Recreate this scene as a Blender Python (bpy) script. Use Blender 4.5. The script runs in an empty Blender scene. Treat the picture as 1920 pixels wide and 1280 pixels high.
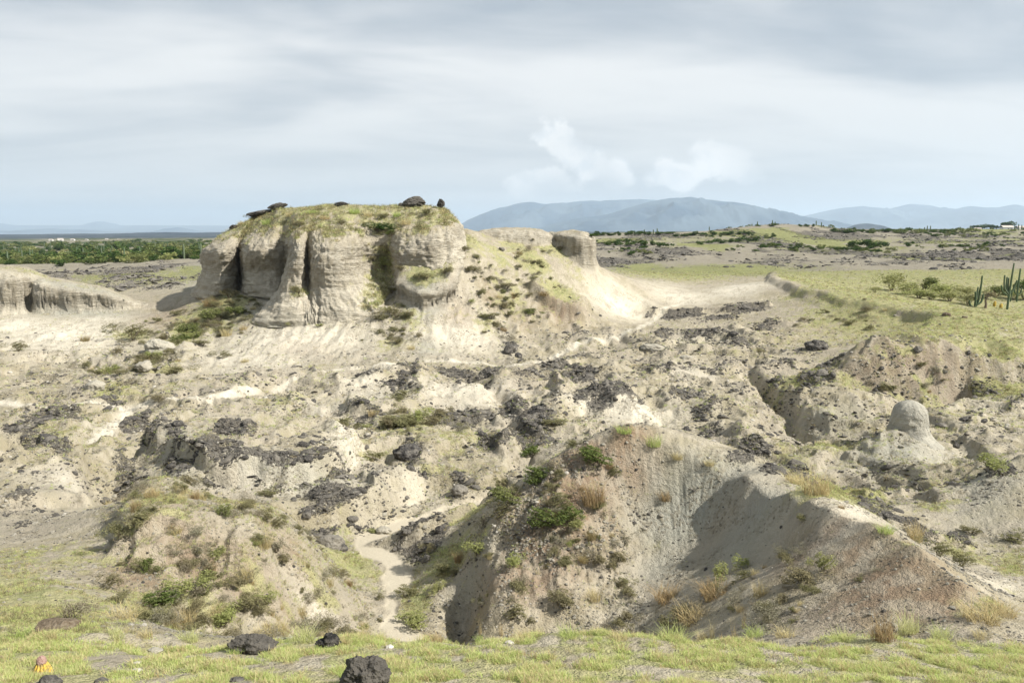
import bpy, bmesh, math, random
import numpy as np
from mathutils import Vector, Matrix, Euler

# ------------------------------------------------------------------ camera, sky, sun, exposure
scene = bpy.context.scene
C = scene.collection
F = 1493.0                                   # focal length in photo pixels (1920 wide)
TH = math.radians(8.0)                       # camera looks down 8 degrees
CT, ST = math.cos(TH), math.sin(TH)
H0 = 12.0                                    # camera height above the scene's zero level
R = math.radians
cam_d = bpy.data.cameras.new('camera')
cam_d.lens = 28.0; cam_d.sensor_width = 36.0
cam_d.clip_start = 0.1; cam_d.clip_end = 120000.0
cam = bpy.data.objects.new('camera', cam_d); C.objects.link(cam)
cam.location = (0, 0, H0); cam.rotation_euler = (math.pi/2 - TH, 0, 0)
scene.camera = cam

SUN_EL, SUN_AZ = 41.0, 22.0                  # elevation; degrees from +X (right) towards the camera's back (-Y)
sd = Vector((math.cos(R(SUN_EL))*math.cos(R(SUN_AZ)), -math.cos(R(SUN_EL))*math.sin(R(SUN_AZ)), math.sin(R(SUN_EL))))
sun_d = bpy.data.lights.new('sun', 'SUN'); sun_d.energy = 5.0; sun_d.angle = R(0.8); sun_d.color = (1.0, 0.955, 0.875)
sun = bpy.data.objects.new('sun', sun_d); C.objects.link(sun)
sun.rotation_euler = sd.to_track_quat('Z', 'Y').to_euler(); sun.location = (60, -20, 80)

scene.view_settings.view_transform = 'Standard'; scene.view_settings.look = 'None'
scene.view_settings.exposure = 0.88; scene.view_settings.gamma = 1.0
scene.view_settings.use_curve_mapping = False
scene.cycles.max_bounces = 4; scene.cycles.diffuse_bounces = 2; scene.cycles.adaptive_threshold = 0.02; scene.cycles.transparent_max_bounces = 6
scene.cycles.volume_bounces = 1


class NT:
    """small helper for node trees"""
    def __init__(s, nt): s.nt = nt; s.n = nt.nodes; s.l = nt.links
    def new(s, t, **kw):
        n = s.n.new(t)
        for k, v in kw.items(): setattr(n, k, v)
        return n
    def put(s, sock, v):
        if isinstance(v, bpy.types.NodeSocket): s.l.new(v, sock)
        elif v is not None:
            if hasattr(sock.default_value, '__len__') and not hasattr(v, '__len__'): v = (v,)*len(sock.default_value)
            if hasattr(sock.default_value, '__len__') and len(sock.default_value) == 4 and len(v) == 3: v = (*v, 1)
            sock.default_value = v
    def math(s, op, a, b=None, c=None, clamp=False):
        n = s.new('ShaderNodeMath', operation=op, use_clamp=clamp)
        for i, v in enumerate((a, b, c)): s.put(n.inputs[i], v) if v is not None else None
        return n.outputs[0]
    def vmath(s, op, a, b=None):
        n = s.new('ShaderNodeVectorMath', operation=op); s.put(n.inputs[0], a)
        if b is not None: s.put(n.inputs[1], b)
        return n.outputs[0]
    def mix(s, f, a, b, blend='MIX'):
        n = s.new('ShaderNodeMix', data_type='RGBA', blend_type=blend)
        s.put(n.inputs[0], f); s.put(n.inputs[6], a); s.put(n.inputs[7], b)
        return n.outputs[2]
    def noise(s, vec, scale, detail=4, rough=0.55, dist=0.0):
        n = s.new('ShaderNodeTexNoise'); s.put(n.inputs['Vector'], vec) if vec is not None else None
        n.inputs['Scale'].default_value = scale; n.inputs['Detail'].default_value = detail
        n.inputs['Roughness'].default_value = rough; n.inputs['Distortion'].default_value = dist
        return n.outputs[0]
    def vor(s, vec, scale, feature='F1', rand=1.0):
        n = s.new('ShaderNodeTexVoronoi', feature=feature); s.put(n.inputs['Vector'], vec) if vec is not None else None
        n.inputs['Scale'].default_value = scale; n.inputs['Randomness'].default_value = rand
        return n
    def ramp(s, f, lo, hi, a=0.0, b=1.0, smooth=True):
        n = s.new('ShaderNodeMapRange', interpolation_type='SMOOTHSTEP' if smooth else 'LINEAR')
        s.put(n.inputs[0], f)
        for i, v in zip((1, 2, 3, 4), (lo, hi, a, b)): s.put(n.inputs[i], v)
        return n.outputs[0]
    def scalev(s, vec, sc):
        n = s.new('ShaderNodeMapping'); s.put(n.inputs[0], vec); n.inputs['Scale'].default_value = sc
        return n.outputs[0]


def build_world():
    w = bpy.data.worlds.new('World'); scene.world = w; w.use_nodes = True
    w.cycles.sampling_method = 'MANUAL'; w.cycles.sample_map_resolution = 512
    t = NT(w.node_tree); t.n.clear()
    out = t.new('ShaderNodeOutputWorld'); bg = t.new('ShaderNodeBackground'); t.l.new(bg.outputs[0], out.inputs[0])
    sky = t.new('ShaderNodeTexSky', sky_type='NISHITA'); sky.sun_disc = False
    sky.sun_elevation = R(SUN_EL); sky.sun_rotation = math.atan2(sd.x, sd.y)
    sky.dust_density = 2.0; sky.air_density = 1.0
    tc = t.new('ShaderNodeTexCoord').outputs['Generated']
    sep = t.new('ShaderNodeSeparateXYZ'); t.l.new(tc, sep.inputs[0])
    zz = t.math('MAXIMUM', sep.outputs[2], 0.0)
    # a flat sheet of stratus seen from below: direction projected onto a plane overhead
    den = t.math('ADD', zz, 0.16)
    cx = t.new('ShaderNodeCombineXYZ')
    t.l.new(t.math('DIVIDE', sep.outputs[0], den), cx.inputs[0]); t.l.new(t.math('DIVIDE', sep.outputs[1], den), cx.inputs[1])
    p = cx.outputs[0]
    pr = t.new('ShaderNodeMapping'); t.l.new(p, pr.inputs[0]); pr.inputs['Rotation'].default_value = (0, 0, R(-9)); pr.inputs['Location'].default_value = (7.7, 5.5, 0)
    big = t.noise(t.scalev(pr.outputs[0], (0.55, 1.0, 1)), 0.55, 2, 0.5, 0.6)
    mid = t.noise(t.scalev(pr.outputs[0], (0.5, 1.0, 1)), 1.5, 3, 0.5, 0.6)
    fine = t.noise(t.scalev(pr.outputs[0], (0.6, 1.3, 1)), 5.0, 4, 0.55, 0.6)
    s = t.math('ADD', t.math('MULTIPLY', big, 0.58), t.math('ADD', t.math('MULTIPLY', mid, 0.34), t.math('MULTIPLY', fine, 0.08)))
    lay = t.ramp(s, 0.40, 0.61)
    grey = (0.42, 0.48, 0.55); white = (0.90, 0.91, 0.91)
    col = t.mix(lay, grey, white)
    # paler, flatter air near the horizon
    hz = t.ramp(zz, 0.0, 0.22, 0.8, 0.0)
    col = t.mix(hz, col, (0.735, 0.765, 0.775))
    # cumulus heads low over the mountains: fluffy noise in azimuth / elevation
    az = t.math('ARCTAN2', sep.outputs[0], sep.outputs[1]); el = t.math('ARCSINE', sep.outputs[2])
    ce = t.new('ShaderNodeCombineXYZ'); t.l.new(az, ce.inputs[0]); t.l.new(el, ce.inputs[1])
    n1 = t.noise(t.scalev(ce.outputs[0], (1, 1.25, 1)), 26.0, 5, 0.58, 0.25)
    n2 = t.noise(ce.outputs[0], 7.0, 2, 0.55, 0.4)
    band = None
    def blob(px, py, rx, ry, rot=0.0):
        a0 = math.atan((px-960)/F); e0 = math.atan((430-py)/F)
        dx = t.math('SUBTRACT', az, a0); dy = t.math('SUBTRACT', el, e0)
        c, sn = math.cos(rot), math.sin(rot)
        u = t.math('ADD', t.math('MULTIPLY', dx, c*F/rx), t.math('MULTIPLY', dy, sn*F/rx))
        v = t.math('ADD', t.math('MULTIPLY', dx, -sn*F/ry), t.math('MULTIPLY', dy, c*F/ry))
        return t.math('SUBTRACT', 1.0, t.math('SQRT', t.math('ADD', t.math('POWER', u, 2), t.math('POWER', v, 2))))
    for args in ((1085, 296, 95, 40, -0.65), (1150, 335, 45, 40), (1040, 262, 55, 24), (1255, 334, 60, 30), (1345, 305, 80, 44, -0.2), (1385, 325, 45, 40), (1010, 350, 80, 40)):
        b = blob(*args); band = b if band is None else t.math('MAXIMUM', band, b)
    field = t.math('ADD', t.math('MULTIPLY', band, 0.75), t.math('ADD', t.math('MULTIPLY', t.math('SUBTRACT', n1, 0.5), 1.2), t.math('MULTIPLY', t.math('SUBTRACT', n2, 0.5), 0.9)))
    cu = t.ramp(field, 0.0, 0.28)
    shade = t.ramp(n1, 0.35, 0.62)
    cucol = t.mix(shade, (0.84, 0.88, 0.91), (1.04, 1.04, 1.03))
    low = t.math('MULTIPLY', t.math('MULTIPLY', cu, t.ramp(n2, 0.30, 0.55)), t.ramp(el, 0.0, 0.05))
    col = t.mix(low, col, cucol)
    col = t.vmath('MULTIPLY', col, (8.9, 8.9, 8.9))
    final = t.mix(0.95, sky.outputs[0], col)     # thin blue still showing through the cloud
    t.l.new(final, bg.inputs[0]); bg.inputs[1].default_value = 0.062
build_world()

# ------------------------------------------------------------------ numeric helpers
rng = np.random.default_rng(11); random.seed(11)
_perm = np.random.default_rng(5).permutation(4096).astype(np.int32)
_ang = np.random.default_rng(6).random(4096)*2*np.pi
_gx, _gy = np.cos(_ang).astype(np.float32), np.sin(_ang).astype(np.float32)
def pn(x, y, seed=0):
    """gradient noise, about -0.7..0.7"""
    x = np.asarray(x, np.float32); y = np.asarray(y, np.float32)
    xi = np.floor(x); yi = np.floor(y); fx = x-xi; fy = y-yi
    xi = xi.astype(np.int32); yi = yi.astype(np.int32)
    def h(a, b): return _perm[(_perm[(a + seed*131) & 4095] + b) & 4095]
    def g(a, b, dx, dy):
        k = h(a, b); return _gx[k]*dx + _gy[k]*dy
    u = fx*fx*fx*(fx*(fx*6-15)+10); v = fy*fy*fy*(fy*(fy*6-15)+10)
    a0 = g(xi, yi, fx, fy); a1 = g(xi+1, yi, fx-1, fy); b0 = g(xi, yi+1, fx, fy-1); b1 = g(xi+1, yi+1, fx-1, fy-1)
    a = a0+(a1-a0)*u; b = b0+(b1-b0)*u
    return a+(b-a)*v
def fbm(x, y, o=4, seed=0, gain=0.5):
    s = 0; a = 1.0
    for i in range(o):
        s = s + a*pn(x*2**i, y*2**i, seed+i); a *= gain
    return s
def ridged(x, y, o=4, seed=0, gain=0.5):
    s = 0; a = 1.0
    for i in range(o):
        s = s + a*(1-2.2*np.abs(pn(x*2**i, y*2**i, seed+i))); a *= gain
    return s
def sst(x, a, b):
    t = np.clip((x-a)/(b-a), 0, 1); return t*t*(3-2*t)

def ray(px, py):
    v = (640-py)/F; d = CT+v*ST
    return ((px-960)/F/d, (-ST+v*CT)/d)            # x/Y , z/Y (z from the eye)
def P(px, py, Y):
    a, t = ray(px, py); return (a*Y, Y, t*Y)
def topy(t):
    v = (t*CT+ST)/(CT-t*ST); return 640-F*v

# ------------------------------------------------------------------ large forms of the land: surveyed points (pixel, pixel, distance)
CP = [
 # near grassy bank falling away from the viewer
 *[(x, 1280, 7.0) for x in (-700, 0, 480, 960, 1440, 1920, 2600)],
 *[(x, 1197, 9.2) for x in (480, 700, 960, 1200, 1440)], (0, 1200, 9.0), (1640, 1200, 9.2), (1820, 1205, 9.2), (2200, 1190, 9.6), (-400, 1190, 9.0), (240, 1190, 9.3),
 # left: bank runs on; gully in front of the eroded mound
 (0, 1120, 11.6), (120, 1110, 12.0), (-400, 1090, 12.5), (0, 1045, 15.5), (110, 1040, 15.2), (220, 1130, 12.2), (180, 1000, 17.2),
 (330, 1188, 12.6), (400, 1190, 13.2), (550, 1190, 14.8), (720, 1196, 16.6),
 (260, 1040, 15.2), (300, 990, 16.4), (240, 950, 18.6), (310, 920, 19.6), (400, 940, 19.2), (420, 1015, 16.0), (480, 990, 17.0), (560, 1000, 18.2), (540, 960, 20.0), (600, 1060, 18.0),
 (330, 1100, 13.9), (420, 1100, 14.5), (500, 1100, 15.3), (580, 1150, 16.2), (470, 1150, 14.0), (650, 1140, 17.6), (680, 1180, 17.2), (560, 1050, 17.0),
 # stream bed
 (760, 1188, 17.4), (735, 1130, 19.0), (742, 1080, 20.5), (700, 1040, 22.0), (660, 1012, 22.9), (720, 985, 23.9), (800, 962, 25.2), (880, 946, 26.2), (640, 1060, 20.8), (660, 1100, 19.6), (860, 972, 24.6),
 (780, 1000, 23.0), (830, 1030, 21.4), (790, 1080, 20.2),
 # hill with the hollow
 (905, 1012, 19.3), (870, 1060, 19.6), (840, 1110, 18.8), (940, 952, 19.9), (1000, 892, 20.6), (1080, 842, 21.0), (1180, 816, 21.0), (1260, 848, 20.8), (1330, 885, 20.2), (1400, 905, 19.2),
 (1480, 938, 17.3), (1515, 953, 16.45), (1550, 968, 15.6), (1640, 1000, 14.0), (1720, 1050, 12.6), (1800, 1110, 11.3), (1822, 1150, 10.4),
 (1530, 1030, 14.5), (1480, 1090, 13.6), (1420, 1150, 12.8), (1600, 1080, 12.8), (1700, 1120, 11.4), (1560, 1150, 11.6), (1700, 1180, 10.3), (1560, 1192, 10.7), (1440, 1192, 11.6), (1340, 1192, 12.9),
 (1190, 900, 20.5), (1200, 960, 20.0), (1195, 1030, 19.1), (1200, 1080, 18.2), (1260, 940, 20.1), (1260, 1010, 19.3), (1270, 1060, 18.4), (1330, 960, 19.6), (1330, 1030, 18.4), (1400, 970, 18.4), (1400, 1030, 17.2), (1470, 995, 16.9), (1470, 1050, 15.8), (1340, 1085, 16.2), (1410, 1080, 15.0), (1270, 1110, 16.6), (1150, 1140, 16.9), (1300, 1140, 15.0),
 (1080, 900, 19.9), (1135, 890, 20.3), (1050, 980, 18.9), (1135, 950, 19.6), (1140, 1020, 18.8), (1145, 1080, 17.9), (1000, 1050, 18.1), (920, 1090, 17.7), (950, 1150, 16.7), (880, 1110, 18.5), (868, 1180, 17.1), (1060, 1130, 17.0), (1180, 1192, 16.0), (1000, 1192, 16.4), (1100, 1060, 18.2), (960, 1020, 18.9),
 # behind that hill on the right
 (1640, 935, 26.8), (1540, 920, 27.2), (1480, 890, 29.2), (1720, 985, 21.5), (1660, 985, 20.5), (1800, 1000, 21.5), (1740, 1030, 18.8), (1820, 1070, 16.8), (1870, 1050, 19.0), (1900, 1120, 14.8), (1910, 1160, 12.2), (2200, 1050, 17), (2200, 950, 23),
 (1800, 935, 24.2), (1850, 900, 24.2), (1920, 895, 23.6), (1850, 965, 22.4), (1890, 878, 28.0), (2100, 880, 25),
 (1700, 905, 28.4), (1620, 860, 31.0), (1580, 890, 29.6), (1700, 825, 31.6), (1780, 850, 31.2), (1760, 900, 28.2), (1840, 800, 34.6), (1920, 820, 32.5), (1900, 722, 42.0), (1830, 735, 41.0), (1780, 770, 37.2), (2200, 780, 36),
 (1480, 805, 37.6), (1540, 832, 35.6), (1600, 830, 35.8), (1560, 745, 39.8), (1640, 758, 39.2), (1500, 762, 39.2), (1440, 745, 43.2), (1660, 800, 38.0), (1770, 765, 40.3), (1740, 785, 38.8),
 # grassy tableland on the right and its scarps
 (1440, 527, 80.0), (1540, 562, 67.0), (1640, 582, 61.5), (1740, 602, 56.5), (1690, 640, 48.5), (1600, 672, 43.8), (1640, 705, 41.8), (1720, 700, 42.4), (1800, 690, 42.8), (1900, 696, 42.4), (1900, 640, 48.0), (1800, 640, 48.5), (1840, 590, 64.0), (1900, 575, 72.0), (1700, 556, 75.0),
 (1580, 545, 80.0), (1780, 535, 92.0), (1900, 530, 95.0), (2200, 640, 50), (2200, 560, 78), (1620, 752, 41.2), (1700, 750, 41.2),
 (1500, 592, 63.0), (1580, 612, 58.8), (1660, 618, 57.0), (1480, 640, 55.5), (1560, 640, 54.6), (1540, 690, 48.0), (1440, 570, 70.0), (1440, 620, 59.5), (1470, 545, 73.0),
 # middle of the valley
 (1300, 600, 65.5), (1350, 537, 83.0), (1290, 543, 81.0), (1240, 565, 73.0), (1300, 650, 54.5), (1300, 700, 46.5), (1380, 700, 46.8), (1420, 680, 49.0), (1200, 640, 57.0), (1200, 700, 45.5), (1200, 760, 38.6), (1100, 745, 39.6), (1060, 790, 36.0),
 (1320, 770, 37.6), (1400, 780, 37.2), (1250, 810, 33.8), (1350, 820, 33.4), (1430, 800, 36.8), (1400, 860, 30.8), (1300, 870, 30.0), (1470, 850, 32.5),
 (1100, 700, 45.2), (1000, 650, 55.0), (1050, 640, 57.0), (950, 665, 53.0), (1000, 720, 43.0), (900, 700, 46.0), (950, 800, 35.0), (850, 750, 40.0), (900, 880, 29.6), (980, 850, 31.2), (750, 800, 34.6), (820, 840, 31.8), (700, 860, 30.2), (760, 905, 27.8), (840, 920, 27.4),
 (650, 760, 38.2), (760, 710, 44.2), (640, 710, 44.4), (700, 930, 26.0),
 # crust shelf, mid left
 (550, 880, 25.9), (450, 890, 25.6), (640, 868, 27.8), (380, 895, 25.6), (300, 832, 30.0), (450, 830, 30.0), (560, 820, 31.0), (450, 765, 36.8), (330, 780, 35.6), (550, 760, 37.6),
 (550, 930, 25.0), (430, 940, 24.6), (620, 945, 24.6), (260, 880, 28.2), (200, 930, 25.2), (280, 915, 25.8), (340, 915, 24.8), (600, 1010, 22.9), (560, 985, 23.4), (520, 950, 23.8),
 (100, 900, 26.0), (50, 950, 22.2), (30, 1005, 18.4), (150, 960, 21.6), (-300, 980, 20), (-300, 850, 29), (100, 800, 34.0), (200, 830, 31.8), (50, 750, 40.0), (200, 760, 38.8), (200, 700, 46.6), (340, 730, 41.6), (100, 655, 53.8), (300, 655, 53.5), (-300, 720, 43), (0, 640, 56.0), (400, 700, 46.4), (230, 630, 58.2), (-300, 620, 60),
 # apron under the butte
 (470, 608, 58.5), (570, 610, 57.0), (715, 584, 58.0), (600, 650, 52.6), (520, 640, 54.0), (680, 640, 53.4), (450, 670, 50.2), (650, 690, 47.4), (540, 700, 46.2), (760, 650, 52.0), (770, 569, 58.6), (860, 560, 59.2), (830, 640, 53.4), (900, 640, 54.0), (900, 580, 58.4), (860, 670, 50.2),
 (365, 549, 70.0), (420, 556, 65.0), (340, 600, 62.0), (410, 620, 58.8), (300, 585, 68.0), (380, 660, 52.6), (500, 560, 64.0), (540, 575, 62.6),
 # under the butte, kept low
 (450, 540, 74), (600, 520, 70), (750, 520, 70), (600, 520, 84), (800, 500, 84), (420, 530, 86), (810, 520, 66),
 # the shoulder right of it
 (900, 436, 71.5), (884, 440, 67.5), (866, 478, 62.4), (872, 448, 65.5), (885, 470, 63.6), (905, 470, 65.0), (925, 455, 68.5), (872, 428, 69.5), (862, 520, 60.2), (885, 530, 60.6), (850, 430, 69.0), (960, 452, 71.5), (1010, 452, 72.0), (1000, 485, 67.6), (940, 500, 64.5), (1040, 500, 68.0), (1000, 540, 63.8), (930, 560, 60.8), (950, 620, 57.0), (1085, 496, 70.0), (1120, 500, 71.5), (1150, 525, 72.0), (1200, 540, 74.0), (1100, 545, 67.2), (1090, 575, 64.0), (1060, 600, 61.2), (1150, 600, 64.0), (1130, 565, 67.0), (1000, 600, 60.0), (1180, 590, 68.0), (1070, 500, 84), (960, 480, 88), (1180, 520, 90),
 # left cliff, low base beneath it
 (130, 590, 66.6), (0, 590, 66.0), (270, 578, 68.6), (60, 560, 76), (180, 560, 78), (-300, 570, 70), (40, 620, 60.0),
 # farther land, left
 (300, 545, 88), (230, 550, 95), (330, 525, 105), (380, 495, 130), (300, 500, 132), (200, 512, 125), (100, 515, 120), (150, 512, 150), (60, 500, 170), (-300, 510, 140), (330, 490, 170), (200, 495, 210), (200, 478, 330), (0, 480, 330), (380, 462, 480), (200, 462, 520), (0, 462, 600), (100, 452, 1000), (250, 449, 1600), (380, 448, 1800), (30, 446, 2600), (250, 441, 3400), (380, 438, 3600), (-400, 460, 700), (-400, 442, 3500), (600, 460, 500), (600, 445, 2500),
 # farther land, right
 (1180, 512, 118), (1300, 514, 115), (1420, 516, 112), (1200, 492, 150), (1350, 490, 150), (1250, 474, 170), (1400, 462, 190), (1130, 470, 185), (1180, 452, 230), (1300, 450, 240), (1450, 440, 260), (1120, 441, 290), (1300, 437, 300), (1420, 424, 290), (1530, 424, 290), (1600, 432, 300), (1700, 434, 310), (1850, 436, 300), (1950, 430, 300),
 (1500, 500, 130), (1600, 500, 126), (1700, 500, 122), (1850, 500, 122), (1500, 475, 170), (1600, 462, 200), (1700, 478, 165), (1800, 470, 175), (1920, 460, 185), (1600, 445, 260), (1750, 448, 250), (1900, 443, 250), (2300, 500, 125), (2300, 440, 280),
 (1100, 446, 420), (1500, 436, 500), (1900, 434, 520), (1850, 432, 700), (1700, 434, 700), (1500, 434, 700), (1300, 440, 1500), (1800, 440, 1500), (1300, 434, 4000), (1900, 434, 4000), (600, 434, 5000), (2500, 436, 4000),
]
cp = np.array([(ray(x, y)[0], math.log(Y), ray(x, y)[1]*Y) for x, y, Y in CP])
extra = np.array([(-1.2, math.log(2.0), -2.4), (0, math.log(2.0), -2.4), (1.2, math.log(2.0), -2.4), (-.6, math.log(4.0), -3.2), (.0, math.log(4.0), -3.2), (.6, math.log(4.0), -3.2),
                  (-.25, math.log(10.8), -5.9), (-.1, math.log(11.5), -6.9), (.05, math.log(11.5), -7.2), (.18, math.log(11.3), -6.6), (.05, math.log(13.5), -8.5), (-.12, math.log(13.5), -8.4),
                  (-1.1, math.log(20000), -60), (0, math.log(20000), -60), (1.1, math.log(20000), -60)])
cp = np.vstack([cp, extra])
# scale height by distance so far points do not swing near ones
def rbf_solve(c):
    r = np.sqrt((c[:, None, 0]-c[None, :, 0])**2+(c[:, None, 1]-c[None, :, 1])**2+0.0002)
    K = -r+np.eye(len(c))*0.003
    n = len(c); A = np.zeros((n+3, n+3)); A[:n, :n] = K; A[:n, n] = 1; A[:n, n+1] = c[:, 0]; A[:n, n+2] = c[:, 1]
    A[n:, :n] = A[:n, n:].T
    b = np.zeros(n+3); b[:n] = c[:, 2]/np.exp(c[:, 1])
    return np.linalg.lstsq(A, b, rcond=None)[0]
_w = rbf_solve(cp)
GA = np.linspace(-1.25, 1.25, 460); GL = np.linspace(math.log(1.6), math.log(24000), 720)
def rbf_grid():
    out = np.zeros((len(GA), len(GL)))
    aa, ll = np.meshgrid(GA, GL, indexing='ij'); n = len(cp)
    acc = _w[n]+_w[n+1]*aa+_w[n+2]*ll
    for i in range(n):
        acc -= _w[i]*np.sqrt((aa-cp[i, 0])**2+(ll-cp[i, 1])**2+0.0002)
    return acc*np.exp(ll)
_grid = rbf_grid()
def bil(grid, a, l):
    u = np.clip((a-GA[0])/(GA[1]-GA[0]), 0, len(GA)-1.001); v = np.clip((l-GL[0])/(GL[1]-GL[0]), 0, len(GL)-1.001)
    i = u.astype(int); j = v.astype(int); u = u-i; v = v-j
    return (grid[i, j]*(1-u)+grid[i+1, j]*u)*(1-v)+(grid[i, j+1]*(1-u)+grid[i+1, j+1]*u)*v
def base(x, y):
    return bil(_grid, x/y, np.log(y))

def XY(px, Y, py=540):
    a, _ = ray(px, py); return (a*Y, Y)
def poly_sd(x, y, pts):
    """signed distance to a polygon, positive inside"""
    d = np.full(x.shape, 1e9); ins = np.zeros(x.shape, bool); n = len(pts)
    for i in range(n):
        ax, ay = pts[i]; bx, by = pts[(i+1) % n]; ex, ey = bx-ax, by-ay
        t = np.clip(((x-ax)*ex+(y-ay)*ey)/(ex*ex+ey*ey), 0, 1)
        d = np.minimum(d, (x-ax-t*ex)**2+(y-ay-t*ey)**2)
        c = ((ay > y) != (by > y)) & (x < (bx-ax)*(y-ay)/(by-ay+1e-12)+ax); ins ^= c
    d = np.sqrt(d); return np.where(ins, d, -d)
def line_d(x, y, pts):
    """unsigned distance to a polyline, side (+ = left of travel), parameter 0..1"""
    best = np.full(x.shape, 1e9); side = np.zeros(x.shape); par = np.zeros(x.shape); n = len(pts)-1
    for i in range(n):
        ax, ay = pts[i]; bx, by = pts[i+1]; ex, ey = bx-ax, by-ay
        t = np.clip(((x-ax)*ex+(y-ay)*ey)/(ex*ex+ey*ey), 0, 1)
        d = np.hypot(x-ax-t*ex, y-ay-t*ey); m = d < best
        best = np.where(m, d, best); side = np.where(m, np.sign(ex*(y-ay)-ey*(x-ax)), side); par = np.where(m, (i+t)/n, par)
    return best, side, par
def spline(pts, k=6):
    """Catmull-Rom through open points"""
    p = [pts[0], *pts, pts[-1]]; out = []
    for i in range(1, len(p)-2):
        for j in range(k):
            t = j/k
            out.append(tuple(0.5*(2*p[i][c]+(p[i+1][c]-p[i-1][c])*t+(2*p[i-1][c]-5*p[i][c]+4*p[i+1][c]-p[i+2][c])*t*t+(3*p[i][c]-p[i-1][c]-3*p[i+1][c]+p[i+2][c])*t**3) for c in (0, 1)))
    out.append(tuple(pts[-1])); return out
def closed_spline(pts, k=4):
    n = len(pts); out = []
    for i in range(n):
        p0, p1, p2, p3 = pts[i-1], pts[i], pts[(i+1) % n], pts[(i+2) % n]
        for j in range(k):
            t = j/k
            out.append(tuple(0.5*(2*p1[c]+(p2[c]-p0[c])*t+(2*p0[c]-5*p1[c]+4*p2[c]-p3[c])*t*t+(3*p1[c]-p0[c]-3*p2[c]+p3[c])*t**3) for c in (0, 1)))
    return out

# plan outlines
LEDGE = closed_spline([XY(*p) for p in [(744, 59.6), (762, 58.2), (800, 57.6), (838, 57.8), (858, 59.0), (862, 61.5), (800, 62.5), (745, 62)]])
TABLE = [XY(p_, Y_, q_) for p_, q_, Y_ in [(1442, 527, 80), (1490, 548, 71), (1540, 562, 66.5), (1590, 574, 63), (1640, 584, 60.8), (1700, 592, 58.4), (1748, 604, 56), (1735, 618, 53), (1690, 640, 49.4), (1640, 656, 46.6), (1590, 680, 43.8), (1585, 700, 42.6), (1640, 708, 42.0), (1720, 704, 42.3), (1800, 694, 42.6), (1900, 698, 42.2), (2100, 700, 41.8), (2250, 600, 60), (2250, 520, 110), (1440, 515, 110)]]
CLIFF = closed_spline([XY(*p) for p in [(-330, 66), (-120, 65.5), (0, 66.2), (42, 66.8), (52, 68.4), (64, 67.0), (140, 67.0), (200, 67.6), (262, 68.8), (272, 70.4), (230, 73), (120, 76), (0, 80), (-330, 84)]])
LOBE_E = closed_spline([XY(*p) for p in [(898, 71.2), (930, 70.2), (985, 70.0), (1030, 71.4), (1040, 75), (1000, 79), (920, 79), (892, 75)]])
LOBE_F = closed_spline([XY(*p) for p in [(1056, 71.2), (1080, 69.8), (1108, 70.0), (1120, 71.8), (1116, 75), (1080, 77.5), (1030, 77), (1030, 73)]])
STREAM = spline([XY(px, Y, py) for px, py, Y in [(770, 1230, 15.4), (758, 1188, 17.4), (735, 1130, 19.0), (748, 1085, 20.4), (735, 1050, 21.6), (690, 1030, 22.3), (676, 1012, 22.9), (730, 985, 23.9), (800, 962, 25.2), (880, 946, 26.2), (980, 930, 27.0), (1200, 915, 27.6), (1450, 915, 27.6), (1600, 940, 26.6), (1700, 950, 25.8)]])

# ------------------------------------------------------------------ full height of the ground
def cells(x, y, seed=0):
    """lumpy, rounded knobs separated by cracks"""
    return np.abs(pn(x, y, seed))+0.5*np.abs(pn(x*2.1, y*2.1, seed+3))+0.25*np.abs(pn(x*4.3, y*4.3, seed+5))

def prof(s, xs, ys):
    return np.interp(s, xs, ys)
def mesa(x, y, z, poly, top, xs, ys, warp, cuts=()):
    """raise a steep-sided form out of the ground; returns new z, height share, distance inside"""
    minx = min(p[0] for p in poly)-3; maxx = max(p[0] for p in poly)+3; miny = min(p[1] for p in poly)-3; maxy = max(p[1] for p in poly)+3
    m = (x > minx) & (x < maxx) & (y > miny) & (y < maxy)
    s = np.full(x.shape, -9.0); p = np.zeros(x.shape)
    if m.any():
        xm, ym = x[m], y[m]
        sm = poly_sd(xm, ym, poly)+warp(xm, ym)
        for cx, cy, cr, k in cuts:
            dd = np.hypot(xm-cx, ym-cy)-cr
            h = np.clip(0.5+0.5*(dd-sm)/k, 0, 1); sm = dd*(1-h)+sm*h-k*h*(1-h)
        s[m] = sm
        pm = prof(sm, xs, ys); p[m] = pm
        zt = top[m] if hasattr(top, 'shape') else top
        z = z.copy(); z[m] = z[m]+(np.maximum(zt-z[m], 0))*pm
    return z, p, s

def step_line(x, y, pts, h, w, L, sidesign, seed, rag=0.5):
    """scarp: ground on one side of a ragged line lifted by h, the lift dying away over L"""
    m = (x > min(p[0] for p in pts)-L-2) & (x < max(p[0] for p in pts)+L+2) & (y > min(p[1] for p in pts)-L-2) & (y < max(p[1] for p in pts)+L+2)
    dz = np.zeros(x.shape)
    if m.any():
        xm, ym = x[m], y[m]
        d, sd_, t = line_d(xm+rag*(fbm(xm*0.45, ym*0.45, 2, seed)+0.22*pn(xm*2.2, ym*2.2, seed+4)), ym+rag*(fbm(xm*0.45, ym*0.45, 2, seed+9)+0.22*pn(xm*2.2, ym*2.2, seed+14)), pts)
        q = d*sd_*sidesign
        lift = h*sst(q, -w, w)*(1-sst(q, L*0.15, L))
        ends = sst(t, 0.0, 0.12)*(1-sst(t, 0.88, 1.0))
        dz[m] = lift*ends
    return dz

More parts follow.
